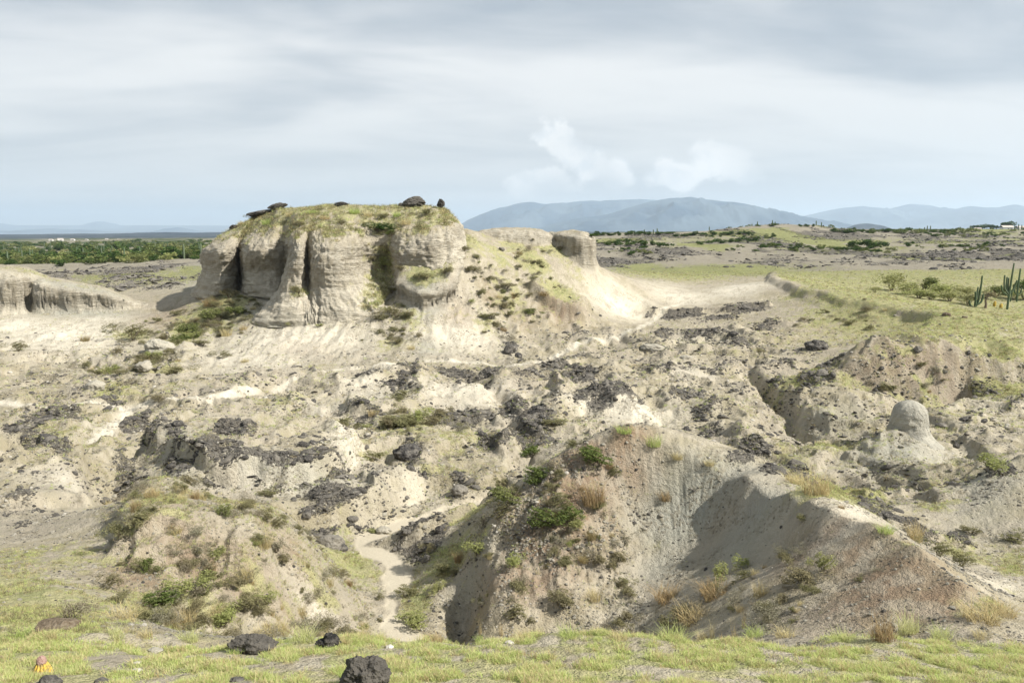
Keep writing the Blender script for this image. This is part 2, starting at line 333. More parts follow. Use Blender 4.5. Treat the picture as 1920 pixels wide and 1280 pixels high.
hill_poly = [XY(px_, Y_, py_) for px_, py_, Y_ in [(880, 1010, 20.4), (930, 940, 22.0), (1080, 840, 23.4), (1200, 816, 23.4), (1330, 885, 22.2), (1450, 920, 20.2), (1560, 960, 17.2), (1660, 995, 15.2), (1760, 1050, 13.4), (1830, 1110, 11.9), (1850, 1150, 10.6), (1800, 1190, 9.9), (1560, 1192, 10.2), (1340, 1192, 11.9), (1180, 1192, 14.6), (1000, 1192, 15.2), (850, 1180, 16.6), (840, 1100, 18.6)]]
CREST = spline([XY(p_, Y_, q_) for p_, q_, Y_ in [(1080, 842, 21.0), (1180, 816, 21.0), (1260, 848, 20.8), (1330, 885, 20.2), (1400, 905, 19.2), (1480, 938, 17.3), (1515, 953, 16.45), (1550, 968, 15.6), (1640, 1000, 14.0), (1720, 1050, 12.6), (1800, 1110, 11.3), (1822, 1150, 10.4)]], 4)
HILL_C = XY(1270, 18.2, 1080)
def height(x, y, fine=True, want=False):
    z = base(x, y)
    a = x/y; px = 960+F*a*0.995
    dist = y
    # --- erosion relief, stronger in the broken valley floor
    broken = sst(y, 21, 27)*(1-sst(y, 58, 66))
    tab = sst(a, 0.30, 0.40)*sst(y, 43, 47)*(1-sst(y, 100, 125))                     # tableland stays smooth
    broken = broken*(1-tab)
    calm = sst(y, 43.5, 49)*sst(a, -0.42, -0.36)*(1-sst(a, -0.02, 0.03))+sst(y, 50, 55)*(1-sst(a, -0.46, -0.41))
    broken = broken*(1-0.85*np.clip(calm, 0, 1))
    wx = x+1.6*fbm(x*0.22, y*0.22, 3, 41); wy = y+1.6*fbm(x*0.22, y*0.22, 3, 47)
    rg = ridged(wx*0.20, wy*0.16, 4, 3, 0.52)
    z = z+broken*0.60*(rg-0.80)
    far = sst(y, 85, 120)
    z = z+far*(1-sst(y, 600, 1500))*(0.55*fbm(x*0.035, y*0.03, 4, 21)+0.35*ridged(x*0.06, y*0.05, 3, 23)-0.2)*np.clip(1-tab, 0, 1)
    z = z+0.05*(1-far)*fbm(x*0.5, y*0.5, 3, 60)
    lip = np.exp(-((y-9.3)/0.9)**2); z = z+lip*(0.30*fbm(x*0.42, y*0.3, 4, 62, 0.6)-0.05)
    # --- crust shelf, mid left
    dz = step_line(x, y, spline([XY(px_, Y_, py_) for px_, py_, Y_ in [(255, 800, 33.5), (300, 840, 29.6), (345, 880, 26.8), (375, 905, 25.4), (450, 902, 25.1), (550, 895, 25.2), (640, 880, 26.4), (665, 850, 29.0), (690, 800, 33.5)]]), 0.55, 0.16, 9.0, 1, 70, 0.7)
    dz += step_line(x, y, spline([XY(px_, Y_, py_) for px_, py_, Y_ in [(470, 985, 22.9), (545, 990, 22.9), (600, 992, 23.1), (660, 975, 24.0), (730, 960, 24.9), (780, 930, 26.6), (800, 900, 28)]]), 0.45, 0.14, 2.6, 1, 80, 0.45)
    dz += step_line(x, y, spline([XY(px_, Y_, py_) for px_, py_, Y_ in [(700, 1018, 22.4), (760, 1012, 22.3), (830, 1000, 22.7), (900, 985, 23.4)]]), 0.40, 0.12, 1.5, 1, 83, 0.35)
    dz += step_line(x, y, spline([XY(px_, Y_, py_) for px_, py_, Y_ in [(180, 860, 28.6), (165, 920, 25.2), (150, 960, 22.4)]]), 0.45, 0.2, 4.0, -1, 86, 0.5)
    # small shelves farther up the valley
    for k, (pts, h, L) in enumerate([([(1210, 583, 69.2), (1300, 583, 68.6), (1400, 580, 68.6), (1455, 578, 68.8)], 0.55, 4.0), ([(640, 782, 35.8), (690, 790, 35.0), (750, 768, 37.2)], 0.5, 3.0), ([(700, 700, 45.2), (760, 700, 45.0), (800, 690, 46.2)], 0.5, 3.0),
                                      ([(1440, 700, 46.8), (1500, 690, 47.6), (1560, 690, 47.6), (1620, 690, 46.6)], 0.5, 3.0), ([(1060, 790, 36.0), (1110, 762, 38.2), (1170, 775, 37.2)], 0.5, 3.5), ([(1420, 745, 43.0), (1450, 790, 38.0), (1480, 830, 35.2)], 0.0, 3.0),
                                      ([(1470, 760, 41.2), (1500, 800, 38.0), (1560, 818, 36.6), (1640, 815, 36.8), (1690, 790, 38.4)], 0.75, 5.0), ([(820, 870, 30.2), (900, 850, 31.4), (960, 870, 30.2)], 0.4, 3.0), ([(1360, 830, 33.0), (1430, 850, 31.8), (1500, 860, 31.2)], 0.45, 3.0),
                                      ([(100, 790, 35.0), (150, 800, 34.2), (60, 830, 31.6)], 0.35, 3.0), ([(1620, 975, 24.4), (1700, 968, 24.6), (1760, 975, 23.4)], 0.45, 2.2), ([(1690, 1020, 19.6), (1760, 1015, 19.6), (1840, 1010, 20.4)], 0.4, 2.5)]):
        if h > 0: dz += step_line(x, y, spline([XY(p_, Y_, q_) for p_, q_, Y_ in pts]), h*0.6, 0.16, L, 1, 90+3*k, 0.9)
    # scarps of the tableland
    dz += step_line(x, y, spline([XY(p_, Y_, q_) for p_, q_, Y_ in [(1452, 532, 77), (1500, 556, 69), (1560, 578, 63.4), (1640, 596, 59.4), (1700, 598, 58.4), (1748, 606, 56.0), (1735, 625, 53.8)]]), 0.2, 0.5, 12.0, 1, 130, 0.5)
    dz += step_line(x, y, spline([XY(p_, Y_, q_) for p_, q_, Y_ in [(1555, 705, 43.2), (1590, 728, 41.8), (1680, 735, 41.5), (1770, 722, 41.7), (1830, 702, 42.2), (1890, 705, 42.0), (1980, 710, 41.6)]]), 0.25, 0.65, 10.0, 1, 140, 0.5)
    dz += step_line(x, y, spline([XY(p_, Y_, q_) for p_, q_, Y_ in [(980, 520, 64.2), (1010, 556, 62.4), (1050, 580, 61.6), (1095, 592, 62.2), (1112, 575, 64.6)]]), 0.9, 0.3, 5.0, 1, 150, 0.6)
    # left mound: broken edge
    dz += step_line(x, y, spline([XY(p_, Y_, q_) for p_, q_, Y_ in [(235, 1055, 14.6), (300, 1045, 14.8), (380, 1040, 15.1), (450, 1030, 15.8), (520, 1050, 16.2)]]), 0.30, 0.22, 3.0, 1, 160, 0.5)
    dz += step_line(x, y, spline([XY(p_, Y_, q_) for p_, q_, Y_ in [(255, 935, 19.4), (225, 985, 17.2), (235, 1045, 15.0)]]), 0.45, 0.22, 2.5, 1, 165, 0.4)
    mt = (a > 0.28) & (y > 38) & (y < 110)
    tbl = np.zeros(x.shape)
    if mt.any():
        tbl[mt] = poly_sd(x[mt]+0.5*fbm(x[mt]*0.4, y[mt]*0.4, 3, 181), y[mt]+0.5*fbm(x[mt]*0.4, y[mt]*0.4, 3, 185), TABLE)
        dz[mt] += 0.5*sst(tbl[mt], -0.4, 0.45)*(1-sst(tbl[mt], 2.0, 9.0))
    for pts, dep, wd in (([(1385, 680, 49), (1420, 720, 45), (1448, 755, 41.8), (1478, 800, 38), (1520, 828, 35.8), (1580, 836, 35.2), (1640, 832, 35.2)], 0.8, 0.5), ([(1830, 712, 41.4), (1785, 735, 41.0), (1765, 765, 39.6), (1745, 800, 37)], 0.9, 0.5), ([(860, 690, 47), (930, 740, 41), (960, 800, 35.5), (985, 850, 31.5), (960, 900, 28.6)], 0.5, 0.5), ([(280, 790, 34.5), (255, 850, 30), (205, 915, 26), (185, 960, 23)], 0.6, 0.6)):
        gp = spline([XY(p_, Y_, q_) for p_, q_, Y_ in pts], 4); mg = (y > min(q[1] for q in gp)-2) & (y < max(q[1] for q in gp)+2) & (x > min(q[0] for q in gp)-2) & (x < max(q[0] for q in gp)+2)
        if mg.any():
            dg_, _, tg_ = line_d(x[mg]+0.5*fbm(x[mg]*0.5, y[mg]*0.5, 2, 191), y[mg], gp); dz[mg] -= dep*np.exp(-(dg_/wd)**2)*sst(tg_, 0, 0.15)*(1-sst(tg_, 0.9, 1.0))
    kx, ky = XY(1725, 31.0, 860); z = z+0.30*np.exp(-(((x-kx)/2.4)**2+((y-ky)/1.9)**2))
    z = z+dz
    # --- hill with the hollow: rills running down into it, crumbling left face
    hx, hy = HILL_C; ang = np.arctan2(y-hy, x-hx); rr = np.hypot(x-hx, y-hy)
    hollow = sst(rr, 0.6, 1.8)*(1-sst(rr, 4.4, 6.0))*sst(ang, -0.45, 0.05)*(1-sst(ang, 2.2, 2.6))
    rill = ridged(ang*3.4+0.7*pn(x*0.6, y*0.6, 9), rr*0.22, 4, 31, 0.62)
    z = z-hollow*(0.30+0.9*sst(fbm(ang*1.7, rr*0.2, 2, 36), -0.2, 0.3))*(0.045*(1.35-rill)+0.022*(1.2-ridged(ang*11+1.4*pn(x*0.9, y*0.9, 12), rr*0.5, 3, 33, 0.6)))
    mh = (y > 9.5) & (y < 23.5) & (a > 0.02) & (a < 0.75)
    if mh.any():
        dc, _, tc_ = line_d(x[mh], y[mh], CREST); z = z.copy(); z[mh] += 0.22*np.exp(-dc/0.5)*sst(tc_, 0.0, 0.1)*(1-sst(tc_, 0.86, 1.0))
    leftface = np.exp(-(((x-XY(1040, 19.2, 950)[0])/1.9)**2+((y-19.2)/2.4)**2))
    z = z+leftface*(0.30*fbm(x*1.1, y*1.1, 4, 35, 0.6)-0.18*cells(x*1.8, y*1.1, 37)-0.07*cells(x*5.5, y*5.5, 39))
    # dark recess at its left foot
    rx_, ry_ = XY(868, 17.9, 1140)
    z = z-0.75*np.exp(-(((x-rx_)/0.42)**2+((y-ry_)/1.1)**2))
    # front of left mound: small erosion gullies running down towards the viewer
    mface = sst(a, -0.49, -0.44)*(1-sst(a, -0.26, -0.20))*sst(y, 12.2, 13.2)*(1-sst(y, 15.6, 17))
    z = z-mface*0.26*(1.2-ridged(x*0.9+0.4*pn(x*0.7, y*0.7, 77), y*0.35, 3, 75, 0.55))
    # gullied clay slopes
    apron = sst(y, 46, 50)*(1-sst(y, 60, 64))*(1-sst(a, -0.02, 0.06))
    z = z-apron*0.14*(1.2-ridged(x*0.55+0.3*pn(x*0.4, y*0.4, 15), y*0.16, 3, 17, 0.55))
    # --- butte, cliff and lobes
    z0 = z
    z, pb, sb = mesa(x, y, z, LEDGE, np.clip(-4.45+0.72*(y-57.7), -4.6, -2.6)+np.interp(px, [740, 760, 850, 870], [-0.2, 0, 0.25, 0.0]), [-0.15, 0.0, 0.12, 0.3, 0.5], [0, 0.1, 0.6, 0.92, 1.0], lambda u, v: 0.3*fbm(u*0.7, v*0.7, 3, 51))
    z, pc, sc = mesa(x, y, z, CLIFF, np.interp(px, [-300, 0, 60, 100, 200, 262, 275], [-3.0, -3.3, -3.5, -4.3, -5.1, -6.3, -6.8]), [-0.2, 0.0, 0.15, 0.35, 0.8, 2.5], [0, 0.08, 0.52, 0.78, 0.92, 1.0], lambda u, v: 0.4*fbm(u*0.4, v*0.4, 3, 57)+0.14*fbm(u*1.5, v*1.5, 3, 59), [(*XY(50, 68.2), 0.5, 0.5)])
    z, pe, se = mesa(x, y, z, LOBE_E, 0.15, [-0.2, 0.0, 0.3, 0.7, 1.6, 3.0], [0, 0.05, 0.45, 0.72, 0.92, 1.0], lambda u, v: 0.35*fbm(u*0.5, v*0.5, 3, 61))
    z, pf, sf = mesa(x, y, z, LOBE_F, -0.05, [-0.2, 0.0, 0.2, 0.5, 1.1, 2.2], [0, 0.06, 0.50, 0.78, 0.93, 1.0], lambda u, v: 0.2*fbm(u*0.6, v*0.6, 3, 63))
    wall = (sst(pb, 0.02, 0.2)*(1-sst(pb, 0.75, 0.95))+sst(pc, 0.02, 0.2)*(1-sst(pc, 0.75, 0.98))+sst(pe, .02, .2)*(1-sst(pe, .75, .98))+sst(pf, .02, .2)*(1-sst(pf, .8, .98)))
    z = z+0.10*fbm(x*1.2, y*1.2, 3, 65)*np.clip(pb+pc+pe+pf, 0, 1)
    # --- stream bed
    bed = -9.36
    nearS = (y > 14.5) & (y < 29) & (a > -0.25) & (a < 0.6)
    d = np.full(x.shape, 99.0)
    if nearS.any():
        xs_, ys_ = x[nearS], y[nearS]; dd, _, _ = line_d(xs_, ys_, STREAM)
        d[nearS] = dd+0.45*fbm(xs_*0.6, ys_*0.6, 3, 101)
    wet = 1-sst(d, 0.20, 0.42)
    k = np.where(nearS, 1-sst(d, 0.25, 0.9), 0.0)
    z = z*(1-k)+(np.minimum(z, bed))*k
    out = dict(broken=broken, pb=pb, pc=pc, pe=pe, pf=pf, sb=sb, wet=np.where(nearS, wet, 0), wall=np.clip(wall, 0, 1), far=far, tab=tab, tbl=tbl, hollow=hollow, px=px)
    return (z, out) if want else z

# ------------------------------------------------------------------ sampling grid: columns by bearing, rows spread by surface length
NC = 1080
ca = np.concatenate([np.linspace(-1.0, -0.70, 60)[:-1], np.linspace(-0.70, 0.70, NC-118), np.linspace(0.70, 1.0, 60)[1:]])
NC = len(ca); Y0, Y1 = 2.0, 340.0; NR = 920
def first_pass():
    c2 = ca[::3]; l = np.linspace(math.log(Y0), math.log(Y1), 820)
    A, L = np.meshgrid(c2, l, indexing='ij'); Y = np.exp(L); X = A*Y
    z, info = height(X, Y, False, True)
    return c2, l, Y, z, info
_c2, _l, _Y, _z, _info = first_pass()
_dz = np.diff(_z, axis=1); _dY = np.diff(_Y, axis=1)
_arc = np.sqrt(_dz**2+(_dY*0.55)**2)/_Y[:, 1:]+0.0006
_arc *= np.where(_Y[:, 1:] < 6.0, 0.25, 1.0)
_cum = np.concatenate([np.zeros((len(_c2), 1)), np.cumsum(_arc, axis=1)], axis=1)
# smooth neighbouring columns a little
k_ = np.array([1, 2, 3, 2, 1])/9.0
_cn = _cum/_cum[:, -1:]
_cp = np.pad(_cn, ((2, 2), (0, 0)), mode='edge')
_cn = sum(k_[i]*_cp[i:i+len(_c2)] for i in range(5))
Lrow = np.zeros((len(_c2), NR)); tt = np.linspace(0, 1, NR)
for i in range(len(_c2)): Lrow[i] = np.interp(tt, _cn[i], _l)
idx = np.interp(ca, _c2, np.arange(len(_c2))); i0 = np.clip(idx.astype(int), 0, len(_c2)-2); fr = (idx-i0)[:, None]
Lfull = Lrow[i0]*(1-fr)+Lrow[i0+1]*fr
TY = np.exp(Lfull); TX = ca[:, None]*TY
TZ, INFO = height(TX, TY, True, True)

# which ground point a bearing/depression meets first (used to place things where the survey puts them)
_py = topy(_z/_Y)
def locate(px, py):
    a, _ = ray(px, py); i = int(np.clip(np.interp(a, _c2, np.arange(len(_c2))), 0, len(_c2)-1))
    col = np.minimum.accumulate(np.where(_Y[i] < 6.2, 5000, _py[i]))
    j = int(np.argmax(col <= py)); j = max(j, 1)
    if col[-1] > py: j = len(col)-1
    return a, _Y[i, j]
def blobs(lst):
    """soft patches on the first-pass grid: (px, py, half width, half height, strength)"""
    m = np.zeros(_z.shape); X = _c2[:, None]*_Y
    for b in lst:
        px, py, rx, ry = b[:4]; st = b[4] if len(b) > 4 else 1.0
        a, Y = locate(px, py)
        _, Yn = locate(px, min(py+ry, 1275)); _, Yf = locate(px, max(py-ry, 424))
        ryw = min(max(abs(Yf-Yn)/2, 0.03*Y), 0.35*Y); rxw = rx/F*Y
        i = np.searchsorted(_c2, [a-2.2*rx/F, a+2.2*rx/F]); j = np.searchsorted(_l, [math.log(max(Y-2.5*ryw, Y0)), math.log(Y+2.5*ryw)])
        s = (slice(i[0], i[1]), slice(j[0], j[1]))
        q = ((_c2[s[0], None]-a)*_Y[s]/rxw)**2+((_Y[s]-Y)/ryw)**2
        m[s] = np.maximum(m[s], st*np.exp(-q*0.9))
    return m
def to_full(m):
    u = np.interp(ca, _c2, np.arange(len(_c2)))[:, None]+0*Lfull; v = (Lfull-_l[0])/(_l[1]-_l[0])
    u = np.clip(u, 0, len(_c2)-1.001); v = np.clip(v, 0, len(_l)-1.001); i = u.astype(int); j = v.astype(int); u = u-i; v = v-j
    return (m[i, j]*(1-u)+m[i+1, j]*u)*(1-v)+(m[i, j+1]*(1-u)+m[i+1, j+1]*u)*v

DARK = [(110, 780, 55, 18), (40, 800, 45, 22, .8), (90, 835, 70, 22, .7), (250, 790, 55, 16, .8), (210, 760, 45, 10, .7), (150, 945, 60, 30, .5), (60, 965, 100, 40, .55), (235, 895, 45, 40, .8), (190, 900, 40, 30, .5),
        (290, 812, 36, 14), (335, 870, 36, 30, .8), (440, 802, 55, 9, .9), (420, 830, 90, 10, .9), (480, 856, 130, 13), (610, 853, 55, 18), (400, 870, 40, 12, .8), (620, 930, 85, 22), (690, 945, 50, 18, .8), (590, 990, 50, 18, .9), (790, 990, 75, 16),
        (690, 770, 42, 9), (690, 700, 22, 6, .8), (765, 690, 34, 8), (745, 722, 50, 8, .8), (850, 702, 48, 9, .9), (930, 700, 38, 8, .8), (860, 800, 45, 14, .9), (750, 790, 60, 22, .35), (900, 780, 48, 18, .8), (960, 775, 36, 28, .9), (1000, 790, 45, 30, .9),
        (990, 832, 60, 20), (930, 830, 45, 16, .8), (880, 850, 55, 16, .5), (770, 860, 30, 14, .9), (800, 900, 30, 10, .6), (1130, 730, 55, 13), (1090, 710, 48, 14, .9), (1050, 690, 40, 14, .7), (1000, 700, 55, 10, .7), (1230, 662, 40, 10, .7), (1240, 690, 60, 14, .7),
        (1290, 742, 50, 14, .7), (1335, 690, 40, 12, .6), (1190, 745, 50, 12, .6), (1270, 592, 65, 9), (1350, 597, 60, 8, .9), (1400, 583, 60, 5), (1330, 622, 60, 9, .8), (1440, 612, 36, 7, .8), (1240, 625, 30, 8, .7), (1390, 640, 40, 9, .8), (1520, 660, 70, 9), (1560, 650, 36, 8, .9),
        (1480, 690, 55, 10, .9), (1540, 692, 46, 7), (1450, 720, 30, 10, .7), (1420, 840, 48, 11), (1390, 862, 38, 11, .9), (1330, 812, 40, 11, .8), (1280, 850, 60, 12, .6), (1440, 882, 50, 13, .8), (1500, 890, 40, 14, .8), (1350, 760, 60, 12, .5), (940, 622, 22, 22, .8), (962, 655, 18, 10, .9),
        (1700, 980, 60, 10, .9), (1730, 1003, 50, 12, .9), (1800, 1012, 30, 9, .9), (1640, 962, 60, 10, .8), (1880, 1000, 40, 20, .4), (860, 920, 20, 6), (1880, 880, 40, 16, .8), (1840, 740, 30, 12, .7), (1600, 805, 60, 10, .3), (1900, 770, 30, 12, .5),
        (1200, 472, 110, 9), (1350, 476, 120, 8), (1250, 485, 100, 5), (1500, 490, 110, 6, .7), (1600, 486, 110, 5, .8), (1700, 490, 90, 6, .9), (1850, 470, 80, 9, .9), (1650, 506, 100, 5, .6), (1500, 470, 90, 5, .6), (1800, 490, 60, 7, .8), (1450, 480, 60, 7, .8), (1700, 462, 80, 4, .6), (1480, 452, 60, 3, .5),
        (250, 512, 70, 8), (310, 535, 70, 9, .7), (230, 540, 50, 5, .8), (340, 505, 40, 8, .6), (290, 500, 50, 7, .8), (480, 398, 22, 5, .8), (770, 640, 40, 10, .2)]
GRASS = [(60, 510, 70, 5, .6), (160, 540, 70, 5, .4), (60, 1120, 170, 80, .9), (150, 1050, 110, 36, .6), (40, 1050, 90, 30, .6), (660, 1060, 70, 36, .9), (600, 1090, 50, 36, .6), (880, 966, 60, 9, .9), (840, 1050, 70, 46, .9), (780, 1130, 40, 50, .9), (640, 1010, 24, 5, .7), (900, 1010, 30, 20, .8),
         (1560, 918, 85, 14), (1620, 925, 56, 12), (1500, 928, 60, 12, .8), (1560, 836, 80, 5, .8), (1500, 720, 55, 12, .9), (1530, 702, 50, 10, .8), (1560, 640, 120, 20, .5), (1640, 560, 150, 16, .9), (1800, 585, 160, 36), (1890, 650, 80, 50), (1780, 650, 160, 28, .5),
         (1350, 507, 190, 12), (1260, 514, 120, 9), (1200, 505, 60, 8), (1430, 512, 80, 7, .9), (300, 520, 110, 16, .75), (360, 510, 40, 14, .8), (170, 530, 60, 10, .6), (1500, 548, 80, 8, .6), (1850, 545, 130, 14), (1700, 520, 160, 8, .8), (1560, 610, 70, 12, .4), (1660, 620, 60, 10, .7), (1700, 690, 110, 10, .8), (1600, 715, 60, 10, .7), (1740, 712, 60, 8, .8),
         (520, 424, 60, 16), (620, 412, 130, 14), (780, 402, 60, 8), (730, 425, 50, 18, .7), (830, 400, 20, 8, .4), (800, 522, 56, 12), (740, 540, 40, 12, .9), (715, 500, 30, 25, .7), (560, 545, 22, 12, .7), (440, 425, 24, 8, .7), (560, 440, 50, 8, .5),
         (870, 452, 50, 12, .8), (930, 480, 40, 16, .7), (1000, 492, 36, 22), (1050, 545, 42, 28), (960, 560, 46, 46, .6), (960, 462, 60, 14, .7), (1030, 466, 50, 10, .8), (1080, 480, 30, 8, .6), (920, 610, 30, 30, .6),
         (400, 590, 60, 34), (350, 620, 36, 22), (430, 570, 50, 20), (250, 630, 40, 12, .9), (300, 690, 60, 22, .5), (240, 730, 100, 26, .5), (540, 742, 130, 22, .4), (760, 800, 76, 30, .75), (700, 860, 50, 16, .6), (860, 830, 60, 20, .5), (150, 820, 140, 32, .4), (830, 880, 80, 14, .5), (330, 640, 60, 12, .6), (770, 600, 30, 20, .7), (730, 650, 40, 16, .5), (600, 690, 60, 12, .4),
         (1090, 835, 90, 8), (1230, 835, 60, 12, .9), (1320, 875, 30, 7, .7), (1300, 1110, 90, 20, .4), (1000, 980, 50, 40, .3), (300, 935, 70, 18, .8), (250, 990, 46, 26, .7), (330, 985, 60, 12, .4), (480, 1090, 90, 50, .5), (360, 1130, 70, 40, .6), (560, 1130, 60, 30, .4), (260, 1130, 50, 30, .6),
         (1800, 1040, 80, 18, .7), (1900, 1060, 40, 30, .7), (1850, 1130, 60, 16, .7), (1700, 1020, 40, 8, .6), (1760, 950, 50, 8, .6), (1480, 870, 50, 12, .6), (1440, 750, 30, 10, .5), (1270, 640, 50, 12, .3), (1400, 660, 40, 8, .4), (200, 520, 60, 3), (330, 520, 60, 8, .6), (120, 505, 20, 4, .5),
         (200, 480, 260, 16, .7), (300, 470, 200, 12, .8), (1300, 450, 200, 12, .5), (1700, 450, 200, 10, .5), (1600, 470, 200, 10, .5)]
RED = [(1090, 870, 85, 40, 1), (1060, 950, 100, 70, 1), (1010, 1020, 80, 50, .9), (1180, 835, 50, 14, .9), (1000, 1080, 110, 60, .75), (1650, 1100, 130, 70, .9), (1750, 1130, 90, 50, .9), (1600, 1040, 60, 40, .7), (1560, 1000, 40, 20, .6), (420, 1080, 170, 50, .75), (250, 1085, 60, 36, .9), (540, 1020, 60, 20, .6), (330, 950, 50, 14, .35), (860, 595, 36, 24, .55), (920, 560, 20, 24, .4), (320, 592, 60, 22, .5), (1050, 590, 40, 14, .7), (980, 600, 30, 20, .4), (560, 655, 60, 16, .3),
       (1700, 670, 150, 30, .5), (1580, 610, 90, 24, .35), (1640, 690, 70, 22, .5), (1760, 700, 90, 16, .45), (1620, 1000, 60, 30, .4), (1500, 1050, 60, 40, .5), (500, 700, 80, 20, .2), (1000, 730, 80, 30, .2), (1180, 1000, 30, 60, .3)]
PALE = [(560, 640, 150, 36, 1), (480, 670, 110, 36, .9), (640, 640, 70, 20, .9), (855, 620, 75, 50, 1), (830, 580, 60, 20, .9), (120, 625, 150, 36, 1), (40, 610, 80, 26, 1), (180, 600, 90, 14, .9), (450, 690, 80, 20, .7), (1160, 575, 70, 26, .9), (1290, 560, 70, 14, .9), (680, 712, 60, 12, .7), (860, 730, 110, 16, .9), (920, 745, 110, 26, .8), (650, 820, 40, 26, .9), (700, 740, 60, 14, .7), (1200, 770, 90, 24, .9), (1100, 770, 40, 18, .9), (560, 915, 150, 16, .6), (1180, 560, 60, 24, .7), (1250, 540, 60, 14, .6), (1380, 540, 60, 8, 1), (1300, 640, 60, 14, .4), (560, 540, 100, 40, .6), (1300, 700, 60, 16, .5), (120, 900, 60, 20, .6), (190, 800, 30, 14, .6), (1750, 860, 60, 20, .5), (1880, 1100, 60, 20, .6), (600, 1160, 60, 24, .6), (780, 940, 40, 10, .7), (1600, 945, 50, 5, .9), (620, 760, 80, 20, .5), (1180, 1160, 60, 30, .6), (1850, 760, 60, 30, .5)]
GREY = [(1290, 960, 130, 80, 1), (1400, 1000, 100, 60, .8), (1250, 1060, 70, 40, .7), (150, 572, 110, 9, .9), (430, 510, 70, 30, .8), (520, 590, 60, 14, .7), (800, 545, 40, 12, .7), (1680, 850, 90, 40, .8), (1850, 900, 70, 30, .6), (330, 880, 50, 30, .5), (560, 900, 130, 14, .5), (1000, 1040, 60, 30, .3), (880, 1120, 30, 40, .7), (1560, 780, 70, 26, .5), (800, 655, 30, 14, .6), (900, 1040, 30, 30, .5), (70, 540, 80, 16, .3)]
def trail(px_list, w):
    pts = spline([(lambda q: (q[0]*q[1], q[1]))(locate(*p)) for p in px_list], 5)
    X = _c2[:, None]*_Y; m = np.zeros(_z.shape)
    k = (_Y > min(p[1] for p in pts)-2) & (_Y < max(p[1] for p in pts)+2)
    d, _, _ = line_d(X[k]+0.2*fbm(X[k], _Y[k], 2, 7), _Y[k], pts); m[k] = 1-sst(d, w*0.5, w*1.3)
    return m
TRAIL = np.maximum(trail([(-40, 752), (60, 757), (180, 757), (300, 750), (390, 746), (470, 730), (560, 706), (660, 692), (740, 690)], 0.32), trail([(700, 693), (800, 678), (900, 683), (980, 684), (1060, 660), (1130, 640), (1180, 620), (1240, 590), (1290, 565)], 0.35))
TRAIL = np.maximum(TRAIL, trail([(180, 830), (210, 800), (240, 770)], 0.35))
M = {}
for nm, l in (('dark', DARK), ('grass', GRASS), ('red', RED), ('pale', PALE), ('grey', GREY)): M[nm] = to_full(blobs(l))
TR = to_full(TRAIL); M['pale'] = np.maximum(M['pale'], TR*0.9); M['dark'] *= 1-TR; M['grass'] *= 1-TR
# break the patches up at real scale
nb = fbm(TX*0.45, TY*0.45, 4, 201, 0.6); nb2 = fbm(TX*1.5, TY*1.5, 4, 207, 0.6); nb3 = fbm(TX*0.06, TY*0.05, 4, 211, 0.6)
M['dark'] = sst(M['dark']+0.34*nb+0.24*nb2-0.42+0.10*INFO['broken']+INFO['far']*0.7*nb3-0.12*INFO['far'], 0.0, 0.34)*(0.75-0.25*INFO['far'])
near = (1-sst(TY, 9.3+0.25*nb, 9.9+0.25*nb))
M['grass'] = np.clip(np.maximum(M['grass'], near*np.clip(0.58+0.75*nb2+0.3*fbm(TX*4.5, TY*4.5, 3, 215), 0, 1))+0.30*nb*(1-near)+0.14*nb2, 0, 1)
slope = np.abs(np.gradient(TZ, axis=1)/np.maximum(np.gradient(TY, axis=1), 1e-4))
farR = INFO['far']*sst(TX/TY, 0.06, 0.12)*sst(TY, 122, 140)
M['dark'] = np.maximum(M['dark'], farR*sst(fbm(TX*0.05, TY*0.022, 5, 231, 0.65), -0.12, 0.22)*0.75)
M['grass'] = np.maximum(M['grass'], farR*sst(fbm(TX*0.03, TY*0.016, 4, 237, 0.6), -0.1, 0.25)*0.85)
farL = INFO['far']*(1-sst(TX/TY, -0.36, -0.30))*(1-sst(TY, 150, 170)); M['dark'] = np.maximum(M['dark'], farL*sst(fbm(TX*0.07, TY*0.04, 5, 239, 0.65), -0.05, 0.25)*0.7)
M['dark'] *= (1-sst(slope, 0.7, 1.4))
M['dark'] *= (1-near)*(1-INFO['wet'])*(1-INFO['wall'])*(1-INFO['tab']*0.9)
M['grass'] = np.maximum(M['grass'], sst(INFO['tbl'], 0.1, 1.5)*np.clip(0.66+0.35*nb+0.3*nb2-0.28*(1-sst(TY, 43, 56))+0.1*sst(TY, 56, 62), 0, 1))
M['dark'] *= 1-sst(INFO['tbl'], 0.0, 1.0)
M['grass'] *= (1-0.8*sst(slope, 0.8, 1.5)*(1-near))
inhill = poly_sd(TX, TY, hill_poly); M['grass'] *= 1-0.75*sst(inhill, 0.5, 1.3)*sst(TY, 11.5, 12.5)
M['grass'] *= (1-INFO['wet'])*(1-0.92*INFO['wall'])
# bedded, gullied clay: risers and treads following the contours, fine gullies between smooth slopes
wild = 0.75*INFO['broken']*(1-0.95*sst(M['pale'], 0.15, 0.6))*(1-INFO['wet'])*(1-0.8*TR)*sst(fbm(TX*0.10, TY*0.10, 3, 171), -0.22, 0.14)
hb = 0.40; tz = TZ/hb+0.9*fbm(TX*0.15, TY*0.15, 3, 173); fz = tz-np.floor(tz)
TZ = TZ+wild*hb*0.75*(sst(fz, 0.30, 0.64)-fz)+wild*0.11*(ridged(TX*0.55+0.6*pn(TX*0.4, TY*0.4, 5), TY*0.48, 3, 7, 0.5)-0.8)
